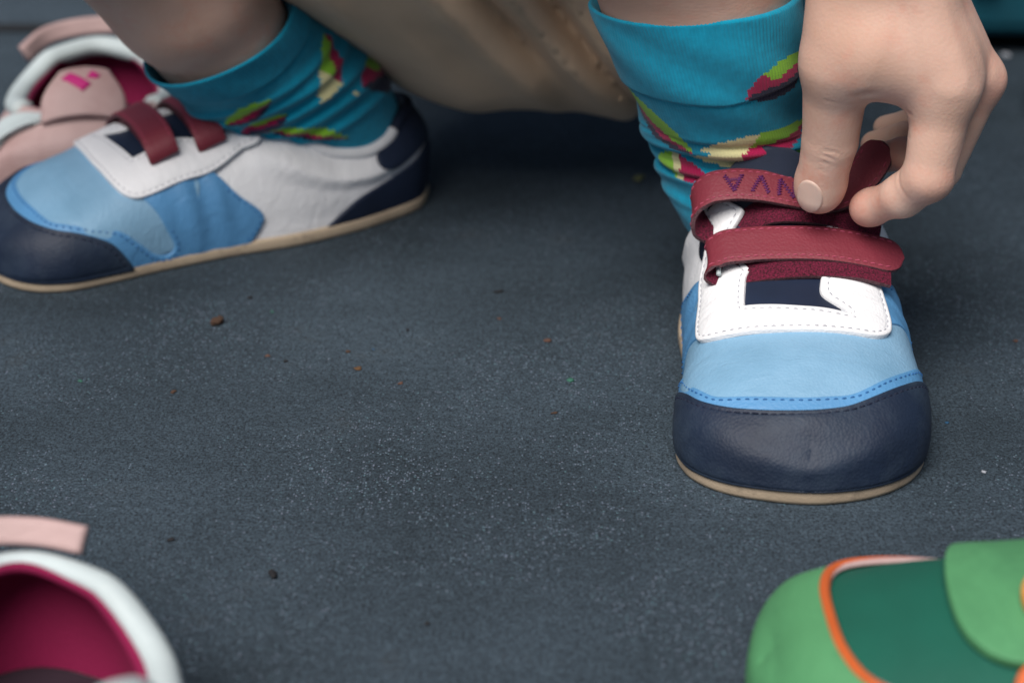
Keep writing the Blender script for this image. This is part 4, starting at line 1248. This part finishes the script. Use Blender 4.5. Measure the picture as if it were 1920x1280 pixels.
p1 = empty('slip_on_shoe', (-.1590, .660, 0), R(7)); p1.scale = (1.12, 1.12, 1.0)
tag(p1, 'small pink shoe with magenta lining standing behind the side-on blue sneaker', 'shoe', 'pink shoes with magenta lining')
pink_shoe(p1, 1.0, front=.10, tlen=.019, heights=HT_PINK, rise=.009, tw=.72)
pull_tab(p1, [(-.028,.166,.034),(-.020,.178,.038),(.0,.1845,.040),(.016,.182,.039),(.022,.178,.037)], (0, .35, .94), .0038, M['pink'])
p2 = empty('slip_on_shoe', (-.0790, .1850, 0), R(10)); p2.scale = (1.22, 1.30, 1.05)
tag(p2, 'pink and white shoe close to the camera, cut off by the lower left corner', 'shoe', 'pink shoes with magenta lining')
pink_shoe(p2, -1.0, r=.0031, tlen=.012, heel_thin=True, logo=False)
pull_tab(p2, [(-.022,.1765,.0410),(-.010,.1800,.0420),(.004,.1785,.0420),(.0135,.1745,.0415)], (0, .5, .86), .0030, M['pink'])
gs = empty('green_sneaker', (.0590, .4035, 0), R(-90)); gs.scale = (1, 1, .98)
tag(gs, 'green shoe with orange piping, lying side-on in the lower right corner', 'shoe')
green_shoe(gs)

# teal box far behind the hand
tb = empty('storage_box', (.35, .935, 0), R(-2))
tag(tb, 'teal plastic box in the background behind the hand', 'box')
tm = mat('teal_plastic', (.002, .075, .11), .8, .0002, 500)
def box_bm(bm, c, s, bev=.0):
    r = bmesh.ops.create_cube(bm, size=1.0, matrix=Matrix.Translation(c) @ Matrix.Diagonal((*s, 1)))
    if bev: bmesh.ops.bevel(bm, geom=list({e for v in r['verts'] for e in v.link_edges}), offset=bev, segments=3, affect='EDGES', profile=.5)
def bm_obj(name, bm, m, parent):
    me = bpy.data.meshes.new(name); bm.to_mesh(me); bm.free(); me.materials.append(m)
    o = bpy.data.objects.new(name, me); COL.objects.link(o); o.parent = parent; return o
bm = bmesh.new(); box_bm(bm, (0, .14, .1205), (.44, .26, .225), .010); bm_obj('body', bm, tm, tb)
bm = bmesh.new(); box_bm(bm, (0, .14, .243), (.47, .29, .024), .006); bm_obj('lid', bm, tm, tb)
for k in range(7):
    bm = bmesh.new(); box_bm(bm, (-.18 + .06 * k, .007, .125), (.014, .008, .18), .003); bm_obj('rib', bm, tm, tb)
for sx in (-.19, .19):
    for sy in (.04, .24):
        bm = bmesh.new(); box_bm(bm, (sx, sy, .0055), (.03, .03, .0095), .002); bm_obj('foot', bm, tm, tb)

# black drawstring bag at the right edge
bag = mat('black_cloth', (.008, .009, .012), .9, .0006, 700)
def bagf(Q):
    d = ell_sdf(Q, (0, 0, .024), (.030, .032, .026)); d = smin(d, chain(Q, [(0, 0, .045, .007), (.004, .004, .066, .013)]), .012)
    return np.maximum(d - .0014 * vnoise(Q, 150, 2), -Q[:, 2])
P, F, g_ = surface_nets(bagf, (-.04, -.04, -.004), (.04, .04, .09), .0022)
bo = mesh_obj('pouch', P, F, bag); bo.location = (.262, .850, .001)
tag(bo, 'small black cloth pouch at the right edge, behind the knuckles', 'pouch')
V, F = tube([(.010 * math.cos(a), .010 * math.sin(a), .0470 + .001 * math.sin(3 * a)) for a in np.linspace(0, 6.28, 24)[:-1]], .0014, 6, closed=True)
mesh_obj('drawstring', V, F, bag, bo)

# litter
LM = {'brown': mat('dry_brown_leaf', (.10, .055, .035), .8, .0004, 900), 'orange': mat('dry_orange_leaf', (.17, .09, .04), .8, .0004, 900), 'dark': mat('dark_grit', (.010, .010, .012), .8),
      'green': mat('green_fleck', (.03, .12, .085), .7), 'blue': mat('blue_fleck', (.012, .07, .15), .6), 'pale': mat('pale_chip', (.30, .32, .36), .8), 'yellow': mat('dry_yellow_leaf', (.12, .13, .05), .8), 'rust': mat('rusty_leaf', (.09, .045, .032), .8)}
for i, (x, y, s, m, lab, cat) in enumerate([
    (-0.1026, 0.6315, 0.0026, 'brown', 'dried seed husk, reddish brown, in front of the side-on sneaker', 'husk'),
    (-0.0513, 0.5952, 0.00124, 'orange', 'orange leaf scrap with a yellow end on the asphalt', 'leaf scrap'),
    (-0.0366, 0.584, 0.00122, 'rust', 'thin rusty leaf sliver right of the orange scrap', 'leaf scrap'),
    (0.0192, 0.5863, 0.00157, 'green', 'green fleck of plastic left of the front sneaker', 'fleck'),
    (0.0119, 0.617, 0.00164, 'rust', 'rusty leaf flake beside the front sneaker', 'leaf flake'),
    (0.0132, 0.5629, 0.00102, 'brown', 'small brown crumb below the green fleck', 'crumb'),
    (-0.0048, 0.6589, 0.00154, 'dark', 'dark sliver of bark up the middle of the ground', 'bark sliver'),
    (-0.0043, 0.6355, 0.00075, 'rust', 'tiny rust crumb below the bark sliver', 'crumb'),
    (-0.0362, 0.6257, 0.00074, 'dark', 'dark grit speck above the orange scrap', 'grit'),
    (-0.0555, 0.6084, 0.00108, 'brown', 'brown crumb just above the orange leaf scrap', 'crumb'),
    (-0.0757, 0.6009, 0.00071, 'dark', 'dark grit speck left of the orange scrap', 'grit'),
    (-0.082, 0.6051, 0.0009, 'rust', 'pinkish rust crumb right of the seed husk', 'crumb'),
    (-0.0652, 0.4654, 0.0016, 'dark', 'black pebble of grit in the blurred foreground', 'grit'),
    (-0.0961, 0.4844, 0.0009, 'dark', 'small dark grit speck above the near pink shoe', 'grit'),
    (-0.0224, 0.4417, 0.00084, 'dark', 'dark grit speck low in the middle foreground', 'grit'),
    (0.1366, 0.5563, 0.00084, 'blue', 'bright blue fleck right of the front toe', 'fleck'),
    (-0.1098, 0.5781, 0.00104, 'brown', 'brown seed lying left of centre', 'seed'),
    (-0.0942, 0.6532, 0.00096, 'dark', 'dark grit speck under the side-on shoe', 'grit'),
    (-0.0847, 0.6415, 0.00075, 'green', 'pale green fleck near the seed husk', 'fleck'),
    (0.0523, 0.7753, 0.00287, 'yellow', 'yellowish leaf scrap in the shade between the feet', 'leaf scrap'),
    (0.2437, 0.9475, 0.00236, 'pale', 'pale pebble in front of the teal box', 'pebble'),
    (0.1415, 0.5243, 0.00096, 'pale', 'pale chip of stone right of the front sneaker', 'stone chip'),
    (-0.1416, 0.586, 0.00087, 'green', 'greenish fleck at left below the side-on toe', 'fleck'),
    (0.1723, 0.617, 0.00109, 'rust', 'rust crumb at the right edge', 'crumb'),
    (-0.047, 0.6106, 0.00054, 'blue', 'tiny blue fleck by the orange scrap', 'fleck'),
]):
    o = lump(cat.replace(' ', '_'), (x, y), s * 1.0, LM[m], 30 + i, flat=.5 if cat in ('husk', 'grit', 'pebble') else .25, spikes=.12 if cat == 'husk' else .0)
    tag(o, lab, cat, 'litter and grit on the asphalt')
